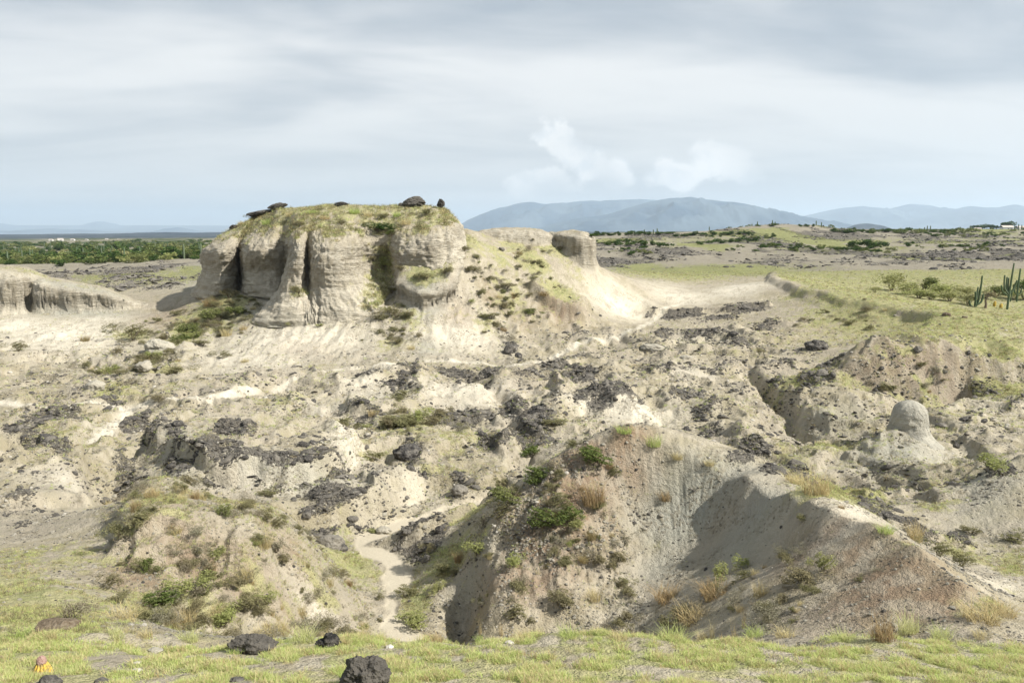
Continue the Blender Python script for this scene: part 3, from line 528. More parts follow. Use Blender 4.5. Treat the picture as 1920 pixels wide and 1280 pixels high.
# rubble crust stands proud and rough
rough = M['dark']*(1-sst(TY, 90, 160))
TZ = TZ+rough*(0.02+0.13*cells(TX*2.6, TY*2.6, 301)*np.clip(TY/30, 0.4, 1.4)+0.10*cells(TX*1.0, TY*1.0, 305))
sand = (1-M['dark'])*(1-INFO['wet'])
TZ = TZ+sand*(1-near)*0.020*fbm(TX*3.2, TY*3.2, 3, 307)*np.clip(TY/14, 0.6, 2.0)
TZ = TZ+M['grass']*near*0.02*fbm(TX*5, TY*5, 3, 311)
# butte walls bulge out above a pinched waist
gx, gy = np.zeros_like(TX), np.zeros_like(TX)
def bulge(p, cx, cy, amt):
    global TX, TY
    m = (p > 0.05) & (p < 0.97)
    dx, dy = TX-cx, TY-cy; L = np.hypot(dx, dy)+1e-6
    k = amt*(np.exp(-((p-0.72)/0.13)**2)-0.9*np.exp(-((p-0.30)/0.14)**2))*m
    TX = TX+k*dx/L; TY = TY+k*dy/L
bx, by = XY(800, 61); bulge(INFO['pb'], bx, by, 0.3)
fx_, fy_ = XY(1078, 73.5); bulge(INFO['pf'], fx_, fy_, 0.22)
cx_, cy_ = XY(100, 90); bulge(INFO['pc'], cx_, cy_, 0.2)

wr_ = INFO['wall']; up_ = TX*0.9+TY*0.35
TY = TY-wr_*(0.34*fbm(up_*0.6, TZ*1.2, 4, 441, 0.6)+0.10*(ridged(up_*0.9, TZ*0.7, 3, 443, 0.55)-0.9)-0.12*cells(up_*2.2, TZ*2.8, 447))
NBIG = 0.5+0.6*fbm(TX*0.35, TY*0.35, 5, 401, 0.6); NMID = 0.5+0.6*fbm(TX*1.8, TY*1.8, 4, 411, 0.62)
CLUMP = sst(fbm(TX*0.7, TY*0.7, 3, 421, 0.6), -0.05, 0.22)
STRAT = 0.5+0.55*fbm(TX*0.12+TY*0.1, TZ*2.6, 5, 431, 0.62)
# ------------------------------------------------------------------ materials
MATS = {}
def new_mat(name):
    m = bpy.data.materials.new(name); m.use_nodes = True; t = NT(m.node_tree); t.n.clear()
    out = t.new('ShaderNodeOutputMaterial'); MATS[name] = m
    return m, t, out
def ground_mat():
    m, t, out = new_mat('badland_ground')
    b = t.new('ShaderNodeBsdfPrincipled'); t.l.new(b.outputs[0], out.inputs[0])
    at = t.new('ShaderNodeAttribute', attribute_name='mask_a'); sa = t.new('ShaderNodeSeparateColor'); t.l.new(at.outputs['Color'], sa.inputs[0])
    at2 = t.new('ShaderNodeAttribute', attribute_name='mask_b'); sb = t.new('ShaderNodeSeparateColor'); t.l.new(at2.outputs['Color'], sb.inputs[0])
    at3 = t.new('ShaderNodeAttribute', attribute_name='mask_c'); sc = t.new('ShaderNodeSeparateColor'); t.l.new(at3.outputs['Color'], sc.inputs[0])
    grass, dark, red = sa.outputs; pale, grey, wet = sb.outputs; wall, fardist, tabl = sc.outputs
    geo = t.new('ShaderNodeNewGeometry'); pos = geo.outputs['Position']
    at4 = t.new('ShaderNodeAttribute', attribute_name='mask_d'); sd4 = t.new('ShaderNodeSeparateColor'); t.l.new(at4.outputs['Color'], sd4.inputs[0])
    n_big, n_mid, clump = sd4.outputs; strat = at4.outputs['Alpha']
    n_fin = t.noise(pos, 8.0, 3, 0.65); n_ver = t.noise(pos, 40.0, 2, 0.6)
    col = t.mix(t.ramp(n_big, 0.3, 0.7), (0.31, 0.274, 0.21), (0.415, 0.375, 0.298))
    col = t.mix(t.ramp(n_mid, 0.42, 0.66, 0, 0.55), col, (0.245, 0.222, 0.178))
    col = t.mix(t.math('MULTIPLY', t.ramp(n_big, 0.50, 0.72, 0, 0.6), t.math('SUBTRACT', 1.0, pale, clamp=True)), col, (0.225, 0.195, 0.135))
    col = t.mix(t.math('MULTIPLY', fardist, 0.75), col, t.mix(n_mid, (0.13, 0.12, 0.095), (0.25, 0.23, 0.185)))
    col = t.mix(t.math('MULTIPLY', pale, t.ramp(n_mid, 0.25, 0.55, 0.45, 1.0)), col, (0.57, 0.525, 0.43))
    col = t.mix(t.math('MULTIPLY', t.math('MULTIPLY', t.ramp(n_big, 0.32, 0.60), t.ramp(n_mid, 0.36, 0.60, 0.35, 1.0)), t.math('MULTIPLY', t.math('SUBTRACT', 1.0, t.math('MAXIMUM', pale, fardist), clamp=True), 0.62)), col, t.mix(n_fin, (0.245, 0.215, 0.135), (0.30, 0.265, 0.18)))
    col = t.mix(t.math('MULTIPLY', grey, 0.85), col, (0.275, 0.278, 0.240))
    col = t.mix(t.math('MULTIPLY', red, t.ramp(n_mid, 0.3, 0.6, 0.5, 1.0)), col, t.mix(n_fin, (0.245, 0.160, 0.102), (0.165, 0.120, 0.082)))
    # strata on the walls
    wcol = t.mix(t.ramp(t.math('ADD', t.math('MULTIPLY', strat, 0.45), t.math('MULTIPLY', n_big, 0.55)), 0.34, 0.66), (0.335, 0.303, 0.242), (0.46, 0.42, 0.343))
    wcol = t.mix(t.ramp(n_fin, 0.50, 0.68, 0, 0.5), wcol, (0.17, 0.148, 0.11))
    wcol = t.mix(t.ramp(n_mid, 0.45, 0.68, 0, 0.5), wcol, (0.25, 0.215, 0.155))
    bed = t.noise(t.scalev(pos, (0.7, 0.7, 4.5)), 1.0, 5, 0.72)
    wcol = t.mix(t.ramp(bed, 0.55, 0.64, 0, 0.30), wcol, (0.215, 0.19, 0.148)); wcol = t.mix(t.ramp(bed, 0.42, 0.37, 0, 0.45), wcol, (0.48, 0.44, 0.355))
    col = t.mix(t.math('MULTIPLY', wall, 0.88), col, wcol)
    # small dark pebbles strewn over bare ground
    vo = t.vor(pos, 7.0); peb = t.ramp(vo.outputs['Distance'], 0.16, 0.24, 1, 0)
    pebm = t.math('MULTIPLY', peb, t.math('MULTIPLY', clump, t.math('SUBTRACT', 1.0, t.math('MAXIMUM', wall, wet), clamp=True)))
    col = t.mix(t.math('MULTIPLY', pebm, 0.7), col, (0.10, 0.085, 0.065))
    col = t.mix(t.math('MULTIPLY', t.math('MULTIPLY', clump, t.ramp(n_fin, 0.46, 0.62)), t.math('SUBTRACT', 0.55, t.math('MULTIPLY', t.math('MAXIMUM', wall, wet), 0.55))), col, (0.165, 0.14, 0.095))
    # black crust
    dk = t.ramp(t.math('ADD', dark, t.math('MULTIPLY', t.math('SUBTRACT', n_fin, 0.5), 1.5)), 0.46, 0.80)
    dcol = t.mix(t.ramp(n_fin, 0.35, 0.65), (0.045, 0.043, 0.042), (0.17, 0.155, 0.135))
    col = t.mix(t.math('MULTIPLY', dk, 0.9), col, dcol)
    # turf
    gf = t.ramp(t.math('ADD', grass, t.math('MULTIPLY', t.math('ADD', t.math('SUBTRACT', n_fin, 0.5), t.math('SUBTRACT', n_mid, 0.5)), 0.8)), 0.30, 0.72)
    gcol = t.mix(t.ramp(n_mid, 0.35, 0.65), (0.245, 0.255, 0.105), (0.335, 0.315, 0.165))
    gcol = t.mix(t.ramp(n_ver, 0.5, 0.66), gcol, (0.13, 0.13, 0.05))
    gcol = t.mix(fardist, gcol, t.mix(n_mid, (0.13, 0.15, 0.05), (0.22, 0.22, 0.09)))
    col = t.mix(t.math('MULTIPLY', gf, 0.88), col, gcol)
    # sandy stream bed
    col = t.mix(wet, col, t.mix(n_big, (0.36, 0.32, 0.245), (0.44, 0.395, 0.31)))
    col = t.mix(t.ramp(n_ver, 0.40, 0.75, 0.0, 0.30), col, (0.16, 0.14, 0.10))
    t.l.new(col, b.inputs['Base Color']); b.inputs['Roughness'].default_value = 0.95; b.inputs['Specular IOR Level'].default_value = 0.1
    hh = t.math('ADD', t.math('MULTIPLY', n_fin, 0.10), t.math('MULTIPLY', n_ver, 0.035))
    hh = t.math('ADD', hh, t.math('MULTIPLY', pebm, 0.03))
    hh = t.math('ADD', hh, t.math('MULTIPLY', t.math('MULTIPLY', dk, n_fin), 0.25))
    hh = t.math('ADD', hh, t.math('MULTIPLY', t.math('MULTIPLY', wall, t.ramp(bed, 0.35, 0.65, 1, 0)), 0.14))
    hh = t.math('MULTIPLY', hh, t.ramp(wet, 0, 1, 1.0, 0.15))
    bp = t.new('ShaderNodeBump'); bp.inputs['Strength'].default_value = 0.85; bp.inputs['Distance'].default_value = 1.0
    t.l.new(hh, bp.inputs['Height']); t.l.new(bp.outputs[0], b.inputs['Normal'])
    return m
GM = ground_mat()

# ------------------------------------------------------------------ ground meshes
def link(name, me, mat=None, parent=None):
    o = bpy.data.objects.new(name, me); C.objects.link(o)
    if mat is not None and me is not None and not me.materials: me.materials.append(mat)
    if parent is not None: o.parent = parent
    return o
def tag(o, label=None, cat=None, group=None, kind=None):
    if label: o['label'] = label
    if cat: o['category'] = cat
    if group: o['group'] = group
    if kind: o['kind'] = kind
    return o
def np_mesh(name, verts, faces, smooth=True):
    me = bpy.data.meshes.new(name); faces = np.asarray(faces, np.int32); k = faces.shape[1]
    me.vertices.add(len(verts)); me.vertices.foreach_set('co', np.asarray(verts, np.float32).ravel())
    me.loops.add(faces.size); me.loops.foreach_set('vertex_index', faces.ravel())
    me.polygons.add(len(faces)); me.polygons.foreach_set('loop_start', np.arange(0, faces.size, k, dtype=np.int32))
    try: me.polygons.foreach_set('loop_total', np.full(len(faces), k, np.int32))
    except Exception: pass
    me.polygons.foreach_set('use_smooth', np.full(len(faces), smooth, bool))
    me.update(calc_edges=True)
    return me
VCO = np.stack([TX, TY, TZ+H0], -1).astype(np.float32)
one = np.ones_like(TX)
ATT = {'mask_a': np.stack([M['grass'], M['dark'], np.clip(M['red'], 0, 1), one], -1), 'mask_b': np.stack([np.clip(M['pale'], 0, 1), np.clip(M['grey'], 0, 1), INFO['wet'], one], -1),
       'mask_d': np.stack([NBIG, NMID, CLUMP, STRAT], -1),
       'mask_c': np.stack([INFO['wall'], INFO['far'], INFO['tab'], one], -1)}
II = np.arange(NC*NR).reshape(NC, NR)
quads = np.stack([II[:-1, :-1], II[1:, :-1], II[1:, 1:], II[:-1, 1:]], -1)
rid = np.zeros((NC-1, NR-1), np.int8)
qc = lambda m: 0.25*(m[:-1, :-1]+m[1:, :-1]+m[1:, 1:]+m[:-1, 1:])
rid[poly_sd(qc(TX), qc(TY), hill_poly) > 0] = 2
rid[qc(INFO['wet']) > 0.5] = 3
rid[qc(INFO['pc']) > 0.015] = 4
rid[(qc(near) > 0.5) & (rid == 0)] = 5
for r_, nm in ((0, 'ground'), (2, 'eroded_hill'), (3, 'stream_bed'), (4, 'clay_cliff'), (5, 'grass_bank')):
    q = quads[rid == r_]
    used = np.unique(q); remap = np.zeros(NC*NR, np.int32); remap[used] = np.arange(len(used))
    me = np_mesh(nm, VCO.reshape(-1, 3)[used], remap[q])
    for an, arr in ATT.items():
        ca_ = me.color_attributes.new(an, 'FLOAT_COLOR', 'POINT'); ca_.data.foreach_set('color', arr.reshape(-1, 4)[used].astype(np.float32).ravel())
    tag(link(nm, me, GM), kind='structure')

# ------------------------------------------------------------------ the butte: lofted from surveyed wall stations (foot, flare, waist, bulge, rim, brow, crest)
ST_ = [
 [(360,552,72),(375,530,71),(385,505,71),(384,475,70.5),(402,455,71.5),(424,438,73),(452,425,75)],
 [(385,558,66),(400,535,65.5),(408,510,65.5),(406,475,64.8),(418,458,65.8),(440,438,68.5),(468,415,72)],
 [(436,552,66.3),(436,530,66.4),(438,505,66.7),(436,475,65.8),(442,455,66.6),(456,434,69),(480,407,72.5)],
 [(449,552,67.6),(448,530,68.8),(449,505,69.1),(448,475,68.6),(451,452,68.2),(462,432,69.8),(486,404,72.5)],
 [(462,554,65),(461,532,65.0),(462,508,65.3),(459,475,64.3),(466,454,65.2),(482,432,68),(496,399,72)],
 [(490,556,63.6),(488,533,63.7),(487,508,64.2),(484,473,63.0),(489,452,64.2),(500,430,67),(510,397,71.5)],
 [(518,562,63.0),(515,537,63.6),(514,508,64.2),(512,472,63.6),(513,447,64.2),(517,425,66),(522,394,70)],
 [(532,568,62.6),(534,540,64.0),(538,510,64.9),(538,475,64.6),(534,448,64.5),(536,425,66),(542,392,69.5)],
 [(466,604,59.3),(486,585,59.5),(522,550,60.3),(544,480,60.6),(546,450,61.0),(551,432,62.5),(566,392,68)],
 [(500,612,57.4),(505,590,57.9),(531,545,59),(546,480,59.2),(552,450,60),(560,428,62),(580,390,68)],
 [(545,613,56.8),(545,588,57.4),(548,543,58.7),(555,480,58.6),(558,449,59.6),(566,426,62),(590,389,68)],
 [(572,612,56.8),(569,586,57.5),(566,540,58.9),(567,485,59.0),(569,450,59.9),(575,425,62),(598,388,68)],
 [(585,611,56.8),(583,585,57.6),(576,545,59.8),(577,490,61.2),(577,455,61.0),(583,425,62.3),(606,387,68)],
 [(596,610,56.8),(595,585,57.5),(586,541,59.1),(585,490,59.2),(587,455,59.8),(594,425,62),(614,386,68)],
 [(620,607,56.8),(618,583,57.4),(606,540,58.5),(601,490,58.4),(604,453,59.3),(610,425,61.7),(628,386,68)],
 [(650,602,56.9),(645,579,57.4),(630,540,58.4),(622,490,58.4),(624,452,59.3),(630,425,61.6),(647,386,68)],
 [(690,592,57.4),(680,572,57.9),(662,535,59),(652,490,59.3),(655,450,60.1),(660,425,62),(680,387,68)],
 [(716,580,57.9),(708,567,58.3),(683,535,60.2),(673,490,61),(676,450,61.2),(684,425,62.8),(705,388,68)],
 [(722,566,59.6),(719,550,60.2),(707,520,61.8),(698,485,62.6),(696,450,62.4),(705,428,63.5),(725,388,68)],
 [(736,560,60.6),(736,545,61.0),(733,515,62.3),(729,480,62.9),(727,450,62.5),(733,430,63.4),(745,387,68)],
 [(752,548,60),(752,530,60.4),(750,510,60.8),(743,475,60.9),(745,445,61.6),(753,425,63),(765,387,68)],
 [(775,535,59.5),(775,519,59.7),(773,500,60.1),(768,470,60),(770,442,61),(775,422,62.8),(780,387,68)],
 [(810,522,59.3),(810,508,59.5),(808,490,59.8),(804,463,59.8),(804,438,60.8),(802,418,62.8),(800,387,68)],
 [(848,507,60),(845,490,60.4),(842,470,60.8),(838,450,61),(835,430,61.8),(830,415,63.5),(825,391,68)],
 [(868,502,61.5),(863,480,61.8),(858,457,62.2),(852,441,62.7),(846,425,63.4),(838,410,65),(830,394,68.3)],
 [(884,482,65),(878,460,66),(872,442,67),(867,429,68),(859,415,69),(849,405,70),(838,397,71)],
]
def cr(p, k):
    """Catmull-Rom resampling of the first axis of an array"""
    n = len(p); q = np.concatenate([2*p[:1]-p[1:2], p, 2*p[-1:]-p[-2:-1]]); out = []
    for i in range(1, n):
        for j in range(k):
            t = j/k
            out.append(0.5*(2*q[i]+(q[i+1]-q[i-1])*t+(2*q[i-1]-5*q[i]+4*q[i+1]-q[i+2])*t*t+(3*q[i]-q[i-1]-3*q[i+1]+q[i+2])*t**3))
    out.append(p[-1]); return np.array(out)
def build_butte():
    st = []
    for row in ST_:
        pts = [np.array(P(*q)) for q in row]
        f = pts[0]; b1 = f+np.array([0, 0.45, -0.12]); b0 = f+np.array([0, 0.9, -1.6])
        cr_ = pts[-1]; bk = np.array([cr_[0]*1.12, 82.0, cr_[2]-0.4]); bk2 = np.array([cr_[0]*1.22, 87.0, cr_[2]-3.2]); bk3 = np.array([cr_[0]*1.25, 88.0, -8.5])
        st.append([b0, b1, *pts, bk, bk2, bk3])
    st = np.array(st)                                   # stations x rows x 3
    first = st[0].copy(); first[:, 1] = np.linspace(80, 84, st.shape[1]); first[:, 0] += np.linspace(1.5, 3.0, st.shape[1])
    last = st[-1].copy(); last[:, 1] = np.linspace(80, 84, st.shape[1]); last[:, 0] -= np.linspace(0.5, 2.0, st.shape[1])
    st = np.concatenate([first[None], st, last[None]])
    g = cr(st, 18); g = np.swapaxes(cr(np.swapaxes(g, 0, 1), 22), 0, 1)     # columns x rows x 3
    rows = np.arange(g.shape[1])/22.0                                        # 2 = foot .. 8 = crest
    X, Y, Z = g[..., 0], g[..., 1], g[..., 2]
    rr = np.broadcast_to(rows[None, :], X.shape)
    # along-wall coordinate
    du = np.hypot(np.diff(X[:, 100]), np.diff(Y[:, 100])); U = np.concatenate([[0], np.cumsum(du)])[:, None]+0*X
    def normals(g):
        a = np.gradient(g, axis=0); b = np.gradient(g, axis=1); n = np.cross(a, b); return n/(np.linalg.norm(n, axis=-1, keepdims=True)+1e-9)
    n = normals(g)
    # roughness: ledges, pits, vertical runnels, lumps
    wallm = sst(rr, 2.0, 2.4)*(1-sst(rr, 5.4, 6.3)); topm = sst(rr, 5.5, 6.4)
    ledge = fbm(U*0.10, Z*2.2, 4, 501, 0.6); pits = 0.5*fbm(U*0.9, Z*1.1, 3, 511, 0.6)+0.35*(ridged(U*1.1+0.5*pn(U*2, Z*2, 3), Z*1.6, 4, 515, 0.6)-0.9)-0.30*cells(U*2.4, Z*3.0, 517)+0.15; run = ridged(U*0.9+0.3*pn(U, Z, 2), Z*0.18, 3, 521, 0.55)
    crack = np.clip(1-np.abs(pn(U*0.33+0.15*pits, Z*0.12, 531))*9, 0, 1)
    base_lay = sst(rr, 1.8, 2.1)*(1-sst(rr, 2.8, 3.2))
    d = wallm*(0.05*ledge+0.27*pits-0.09*(1.2-run)-0.16*crack)+topm*(0.16*fbm(X*0.7, Y*0.7, 4, 541)+0.07*fbm(X*3, Y*3, 3, 545))
    d += base_lay*0.16*(np.abs(pn(U*1.1, Z*1.6, 551))*2-0.5)
    # weathered, rougher crust on the upper half of the walls
    d += sst(rr, 4.3, 5.2)*(1-sst(rr, 6.5, 7.5))*0.10*fbm(U*2.6, Z*3.4, 3, 561)
    g = g+n*d[..., None]
    X, Y, Z = g[..., 0], g[..., 1], g[..., 2]
    nc, nr = X.shape
    ii = np.arange(nc*nr).reshape(nc, nr); q = np.stack([ii[:-1, :-1], ii[1:, :-1], ii[1:, 1:], ii[:-1, 1:]], -1).reshape(-1, 4)
    co = g.copy(); co[..., 2] += H0
    me = np_mesh('butte', co.reshape(-1, 3), q)
    nb_ = fbm(X*0.5, Y*0.5, 4, 571, 0.6); nm_ = fbm(X*1.6, Z*1.6+Y, 4, 575, 0.6)
    grass = np.clip(sst(rr+1.5*nb_+0.9*nm_, 5.7, 7.2)*0.62+0.35*nm_*sst(rr, 5.7, 6.5), 0, 1)
    hollow = np.exp(-(((X-P(712, 500, 61)[0])/1.2)**2))*sst(rr, 2.2, 3.0)*(1-sst(rr, 5.2, 6.2))*0.75
    grass = np.maximum(grass, np.clip(hollow+0.4*nm_, 0, 1)*(hollow > 0.05))
    tuft = np.exp(-(((X-P(560, 545, 58.8)[0])/0.7)**2+((Z-P(560, 548, 58.8)[2])/0.45)**2))*(Y < 61); grass = np.maximum(grass, 0.8*tuft)
    grey = np.exp(-(((X-P(440, 500, 65)[0])/3.2)**2+((Z+3.9)/1.0)**2))*0.8+base_lay*0.55*np.exp(-((X-P(530, 600, 57)[0])/3.0)**2)
    pale = np.clip(sst(rr, 1.8, 2.1)*(1-sst(rr, 3.6, 4.8))*0.7+0.3*nm_, 0, 1)
    z1 = np.zeros_like(X); o1 = z1+1
    at = {'mask_a': np.stack([grass, z1+0.6*np.clip(sst(rr, 5.8, 6.6)*sst(nb_+0.5*nm_, 0.08, 0.4), 0, 1), z1, o1], -1), 'mask_b': np.stack([pale, np.clip(grey, 0, 1), z1, o1], -1),
          'mask_c': np.stack([wallm*(1-grass)*(1-pale*0.5), z1, z1, o1], -1),
          'mask_d': np.stack([0.5+0.6*fbm(X*0.4, Y*0.4, 4, 581, 0.6), 0.5+0.6*fbm(U*1.6, Z*1.6, 4, 585, 0.62), sst(nb_, -0.05, 0.2), 0.5+0.55*fbm(U*0.12, Z*2.6, 5, 591, 0.62)], -1)}
    for an, arr in at.items():
        c_ = me.color_attributes.new(an, 'FLOAT_COLOR', 'POINT'); c_.data.foreach_set('color', arr.reshape(-1, 4).astype(np.float32).ravel())
    tag(link('butte', me, GM), kind='structure')
    return g, grass
BG, BGRASS = build_butte()
from mathutils.bvhtree import BVHTree
_bs = BG[::6, ::6].copy(); _bn = _bs.shape
_bi = np.arange(_bn[0]*_bn[1]).reshape(_bn[0], _bn[1])
BVH_B = BVHTree.FromPolygons([Vector(v) for v in _bs.reshape(-1, 3)], np.stack([_bi[:-1, :-1], _bi[1:, :-1], _bi[1:, 1:], _bi[:-1, 1:]], -1).reshape(-1, 4).tolist())
def ground_z(x, y):
    """height of the finished ground (eye-relative)"""
    i = int(np.clip(np.interp(x/y, ca, np.arange(NC)), 0, NC-1)); z = float(np.interp(y, TY[i], TZ[i]))
    return z
def place(px, py):
    """where a bearing from the viewpoint meets the ground or the butte"""
    a, t_ = ray(px, py); _, Y = locate(px, py)
    h = BVH_B.ray_cast(Vector((0, 0, 0)), Vector((a, 1, t_)).normalized())
    if h[0] is not None and h[0].y < Y: return Vector((h[0].x, h[0].y, h[0].z+H0))
    return Vector((a*Y, Y, ground_z(a*Y, Y)+H0))

# ------------------------------------------------------------------ far land, mountains, haze
def far_land():
    aa = np.linspace(-1.0, 1.0, 420); ll = np.linspace(math.log(334), math.log(21500), 300)
    A, L = np.meshgrid(aa, ll, indexing='ij'); Y = np.exp(L); X = A*Y
    Z = base(X, Y)+(1-sst(Y, 600, 1500))*(0.55*fbm(X*0.035, Y*0.03, 4, 21)+0.35*ridged(X*0.06, Y*0.05, 3, 23)-0.2)+sst(Y, 400, 900)*(1-sst(Y, 6000, 12000))*4.0*fbm(X*0.006, Y*0.004, 4, 611)
    Z[:, 0] -= 0.6
    ii = np.arange(A.size).reshape(A.shape); q = np.stack([ii[:-1, :-1], ii[1:, :-1], ii[1:, 1:], ii[:-1, 1:]], -1).reshape(-1, 4)
    me = np_mesh('plain', np.stack([X, Y, Z+H0], -1).reshape(-1, 3), q)
    m, t, out = new_mat('far_scrub_and_shade'); b = t.new('ShaderNodeBsdfDiffuse'); t.l.new(b.outputs[0], out.inputs[0])
    pos = t.new('ShaderNodeNewGeometry').outputs['Position']
    n = t.noise(t.scalev(pos, (0.02, 0.008, 0.02)), 1.0, 6, 0.62); n2 = t.noise(pos, 0.12, 4, 0.6)
    sx = t.new('ShaderNodeSeparateXYZ'); t.l.new(pos, sx.inputs[0])
    bare = t.mix(n2, (0.12, 0.115, 0.085), (0.26, 0.235, 0.185))
    col = t.mix(t.ramp(n, 0.44, 0.60), (0.045, 0.062, 0.028), bare)
    col = t.mix(t.ramp(sx.outputs[1], 1500, 2600), col, t.mix(t.ramp(n, 0.4, 0.6), (0.016, 0.022, 0.030), (0.04, 0.046, 0.052)))  # far end turns dark bluish: cloud shadow painted into the scrub colour
    t.l.new(col, b.inputs[0])
    tag(link('plain', me, m), kind='structure')
far_land()
def mountain_mat(name, c1, c2, sc):
    m, t, out = new_mat(name); b = t.new('ShaderNodeBsdfDiffuse'); t.l.new(b.outputs[0], out.inputs[0])
    pos = t.new('ShaderNodeNewGeometry').outputs['Position']
    t.l.new(t.mix(t.ramp(t.noise(pos, sc, 6, 0.6), 0.40, 0.62), c1, c2), b.inputs[0]); return m
MM = mountain_mat('mountain_slope', (0.014, 0.034, 0.065), (0.065, 0.090, 0.115), 0.0016)  # blue of the distant haze is partly painted into the slope colours
MR = mountain_mat('shaded_ridge_scrub', (0.012, 0.018, 0.030), (0.035, 0.042, 0.052), 0.012)  # scrub colour darkened and blued: cloud shadow over the ridge is painted in
def mountain(name, prof_, D, depth, mat, seed, rough=0.34, nu=260, nv=70):
    pxs = np.array([p[0] for p in prof_], float); pys = np.array([p[1] for p in prof_], float)
    u = np.linspace(pxs[0], pxs[-1], nu); top = np.interp(u, pxs, pys)
    k = np.array([1, 2, 3, 2, 1])/9; top = np.convolve(np.pad(top, 2, mode='edge'), k, 'valid')
    v = np.linspace(-1, 1, nv)
    Uu, V = np.meshgrid(u, v, indexing='ij'); T = np.repeat(top[:, None], nv, 1)
    aX = (Uu-960)/F/0.99; Yc = D+depth*V; X = aX*D*(1+0.0*V); Zt = (430-T)/F*D
    low = -55.0
    sh = np.clip(1-np.abs(V)**1.15, 0, 1)
    Zt = np.maximum(Zt, low)
    rg = ridged(X/(depth*0.55), Yc/(depth*0.55), 5, seed, 0.55)-0.9
    Z = low+(Zt-low)*sh*(1+rough*rg*sst(np.abs(V), 0.06, 0.6)*1.6)
    Z += (Zt-low)*0.035*fbm(X/(depth*0.16), V*2, 4, seed+7)*sh
    ii = np.arange(Uu.size).reshape(Uu.shape); q = np.stack([ii[:-1, :-1], ii[1:, :-1], ii[1:, 1:], ii[:-1, 1:]], -1).reshape(-1, 4)
    tag(link(name, np_mesh(name, np.stack([X, Yc, Z+H0], -1).reshape(-1, 3), q), mat), kind='structure')
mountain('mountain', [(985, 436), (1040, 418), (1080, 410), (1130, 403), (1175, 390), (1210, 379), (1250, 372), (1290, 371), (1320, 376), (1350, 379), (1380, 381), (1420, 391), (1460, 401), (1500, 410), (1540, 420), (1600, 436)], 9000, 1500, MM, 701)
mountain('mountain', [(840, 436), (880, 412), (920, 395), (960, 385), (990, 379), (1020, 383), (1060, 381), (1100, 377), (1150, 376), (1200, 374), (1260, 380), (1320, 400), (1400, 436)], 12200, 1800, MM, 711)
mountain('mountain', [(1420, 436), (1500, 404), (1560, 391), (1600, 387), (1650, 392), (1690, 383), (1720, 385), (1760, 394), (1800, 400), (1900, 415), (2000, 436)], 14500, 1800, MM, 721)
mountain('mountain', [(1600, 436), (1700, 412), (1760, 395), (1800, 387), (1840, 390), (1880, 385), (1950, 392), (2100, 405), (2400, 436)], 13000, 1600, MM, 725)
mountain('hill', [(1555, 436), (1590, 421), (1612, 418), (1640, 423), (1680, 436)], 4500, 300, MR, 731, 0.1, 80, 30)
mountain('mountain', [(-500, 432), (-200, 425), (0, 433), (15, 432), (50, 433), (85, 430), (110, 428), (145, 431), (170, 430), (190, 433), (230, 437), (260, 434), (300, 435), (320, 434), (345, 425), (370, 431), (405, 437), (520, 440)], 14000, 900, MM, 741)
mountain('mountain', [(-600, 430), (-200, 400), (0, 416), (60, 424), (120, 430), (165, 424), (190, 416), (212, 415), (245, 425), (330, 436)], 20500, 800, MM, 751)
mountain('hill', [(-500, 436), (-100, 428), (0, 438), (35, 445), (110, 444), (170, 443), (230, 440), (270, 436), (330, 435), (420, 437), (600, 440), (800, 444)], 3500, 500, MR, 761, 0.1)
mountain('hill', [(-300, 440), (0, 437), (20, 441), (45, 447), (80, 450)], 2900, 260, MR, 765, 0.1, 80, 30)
def haze():
    x0, x1, y0, y1, z0, z1 = -24000, 24000, -4000, 24500, -110.0, 540.0
    v = [(x, y, z) for x in (x0, x1) for y in (y0, y1) for z in (z0, z1)]
    f = [(0, 1, 3, 2), (4, 6, 7, 5), (0, 4, 5, 1), (2, 3, 7, 6), (0, 2, 6, 4), (1, 5, 7, 3)]
    me = np_mesh('haze', np.array(v, float), f, False)
    m, t, out = new_mat('haze_air'); pv = t.new('ShaderNodeVolumePrincipled')
    pv.inputs['Color'].default_value = (0.70, 0.85, 1.0, 1); pv.inputs['Density'].default_value = 8.5e-5; pv.inputs['Anisotropy'].default_value = 0.2
    t.l.new(pv.outputs[0], out.inputs['Volume'])
    tag(link('haze', me, m), 'pale blue haze over the far mountains', None, None, 'stuff')
haze()

# ------------------------------------------------------------------ materials for loose things
def rock_mat(name, c1, c2, c3, sc=9.0):
    m, t, out = new_mat(name); b = t.new('ShaderNodeBsdfPrincipled'); t.l.new(b.outputs[0], out.inputs[0])
    tc = t.new('ShaderNodeTexCoord').outputs['Object']; oi = t.new('ShaderNodeObjectInfo').outputs['Random']
    v = t.vmath('ADD', tc, t.vmath('SCALE', (7.3, 3.1, 5.7), None) if False else (0, 0, 0))
    n = t.noise(v, sc, 4, 0.65); n2 = t.noise(v, sc*0.3, 2, 0.6)
    col = t.mix(t.ramp(n, 0.35, 0.66), c1, c2); col = t.mix(t.ramp(n2, 0.52, 0.72, 0, 0.6), col, c3)
    col = t.mix(t.ramp(oi, 0.25, 1, 0, 0.6, False), col, c3)
    t.l.new(col, b.inputs['Base Color']); b.inputs['Roughness'].default_value = 0.9; b.inputs['Specular IOR Level'].default_value = 0.2
    bp = t.new('ShaderNodeBump'); bp.inputs['Strength'].default_value = 0.8; bp.inputs['Distance'].default_value = 0.06; t.l.new(n, bp.inputs['Height']); t.l.new(bp.outputs[0], b.inputs['Normal'])
    return m
BLACK = rock_mat('black_rock', (0.026, 0.025, 0.025), (0.10, 0.092, 0.082), (0.23, 0.21, 0.175))
SPONGE = rock_mat('pitted_rock', (0.010, 0.010, 0.010), (0.060, 0.055, 0.048), (0.11, 0.10, 0.085), 16.0)
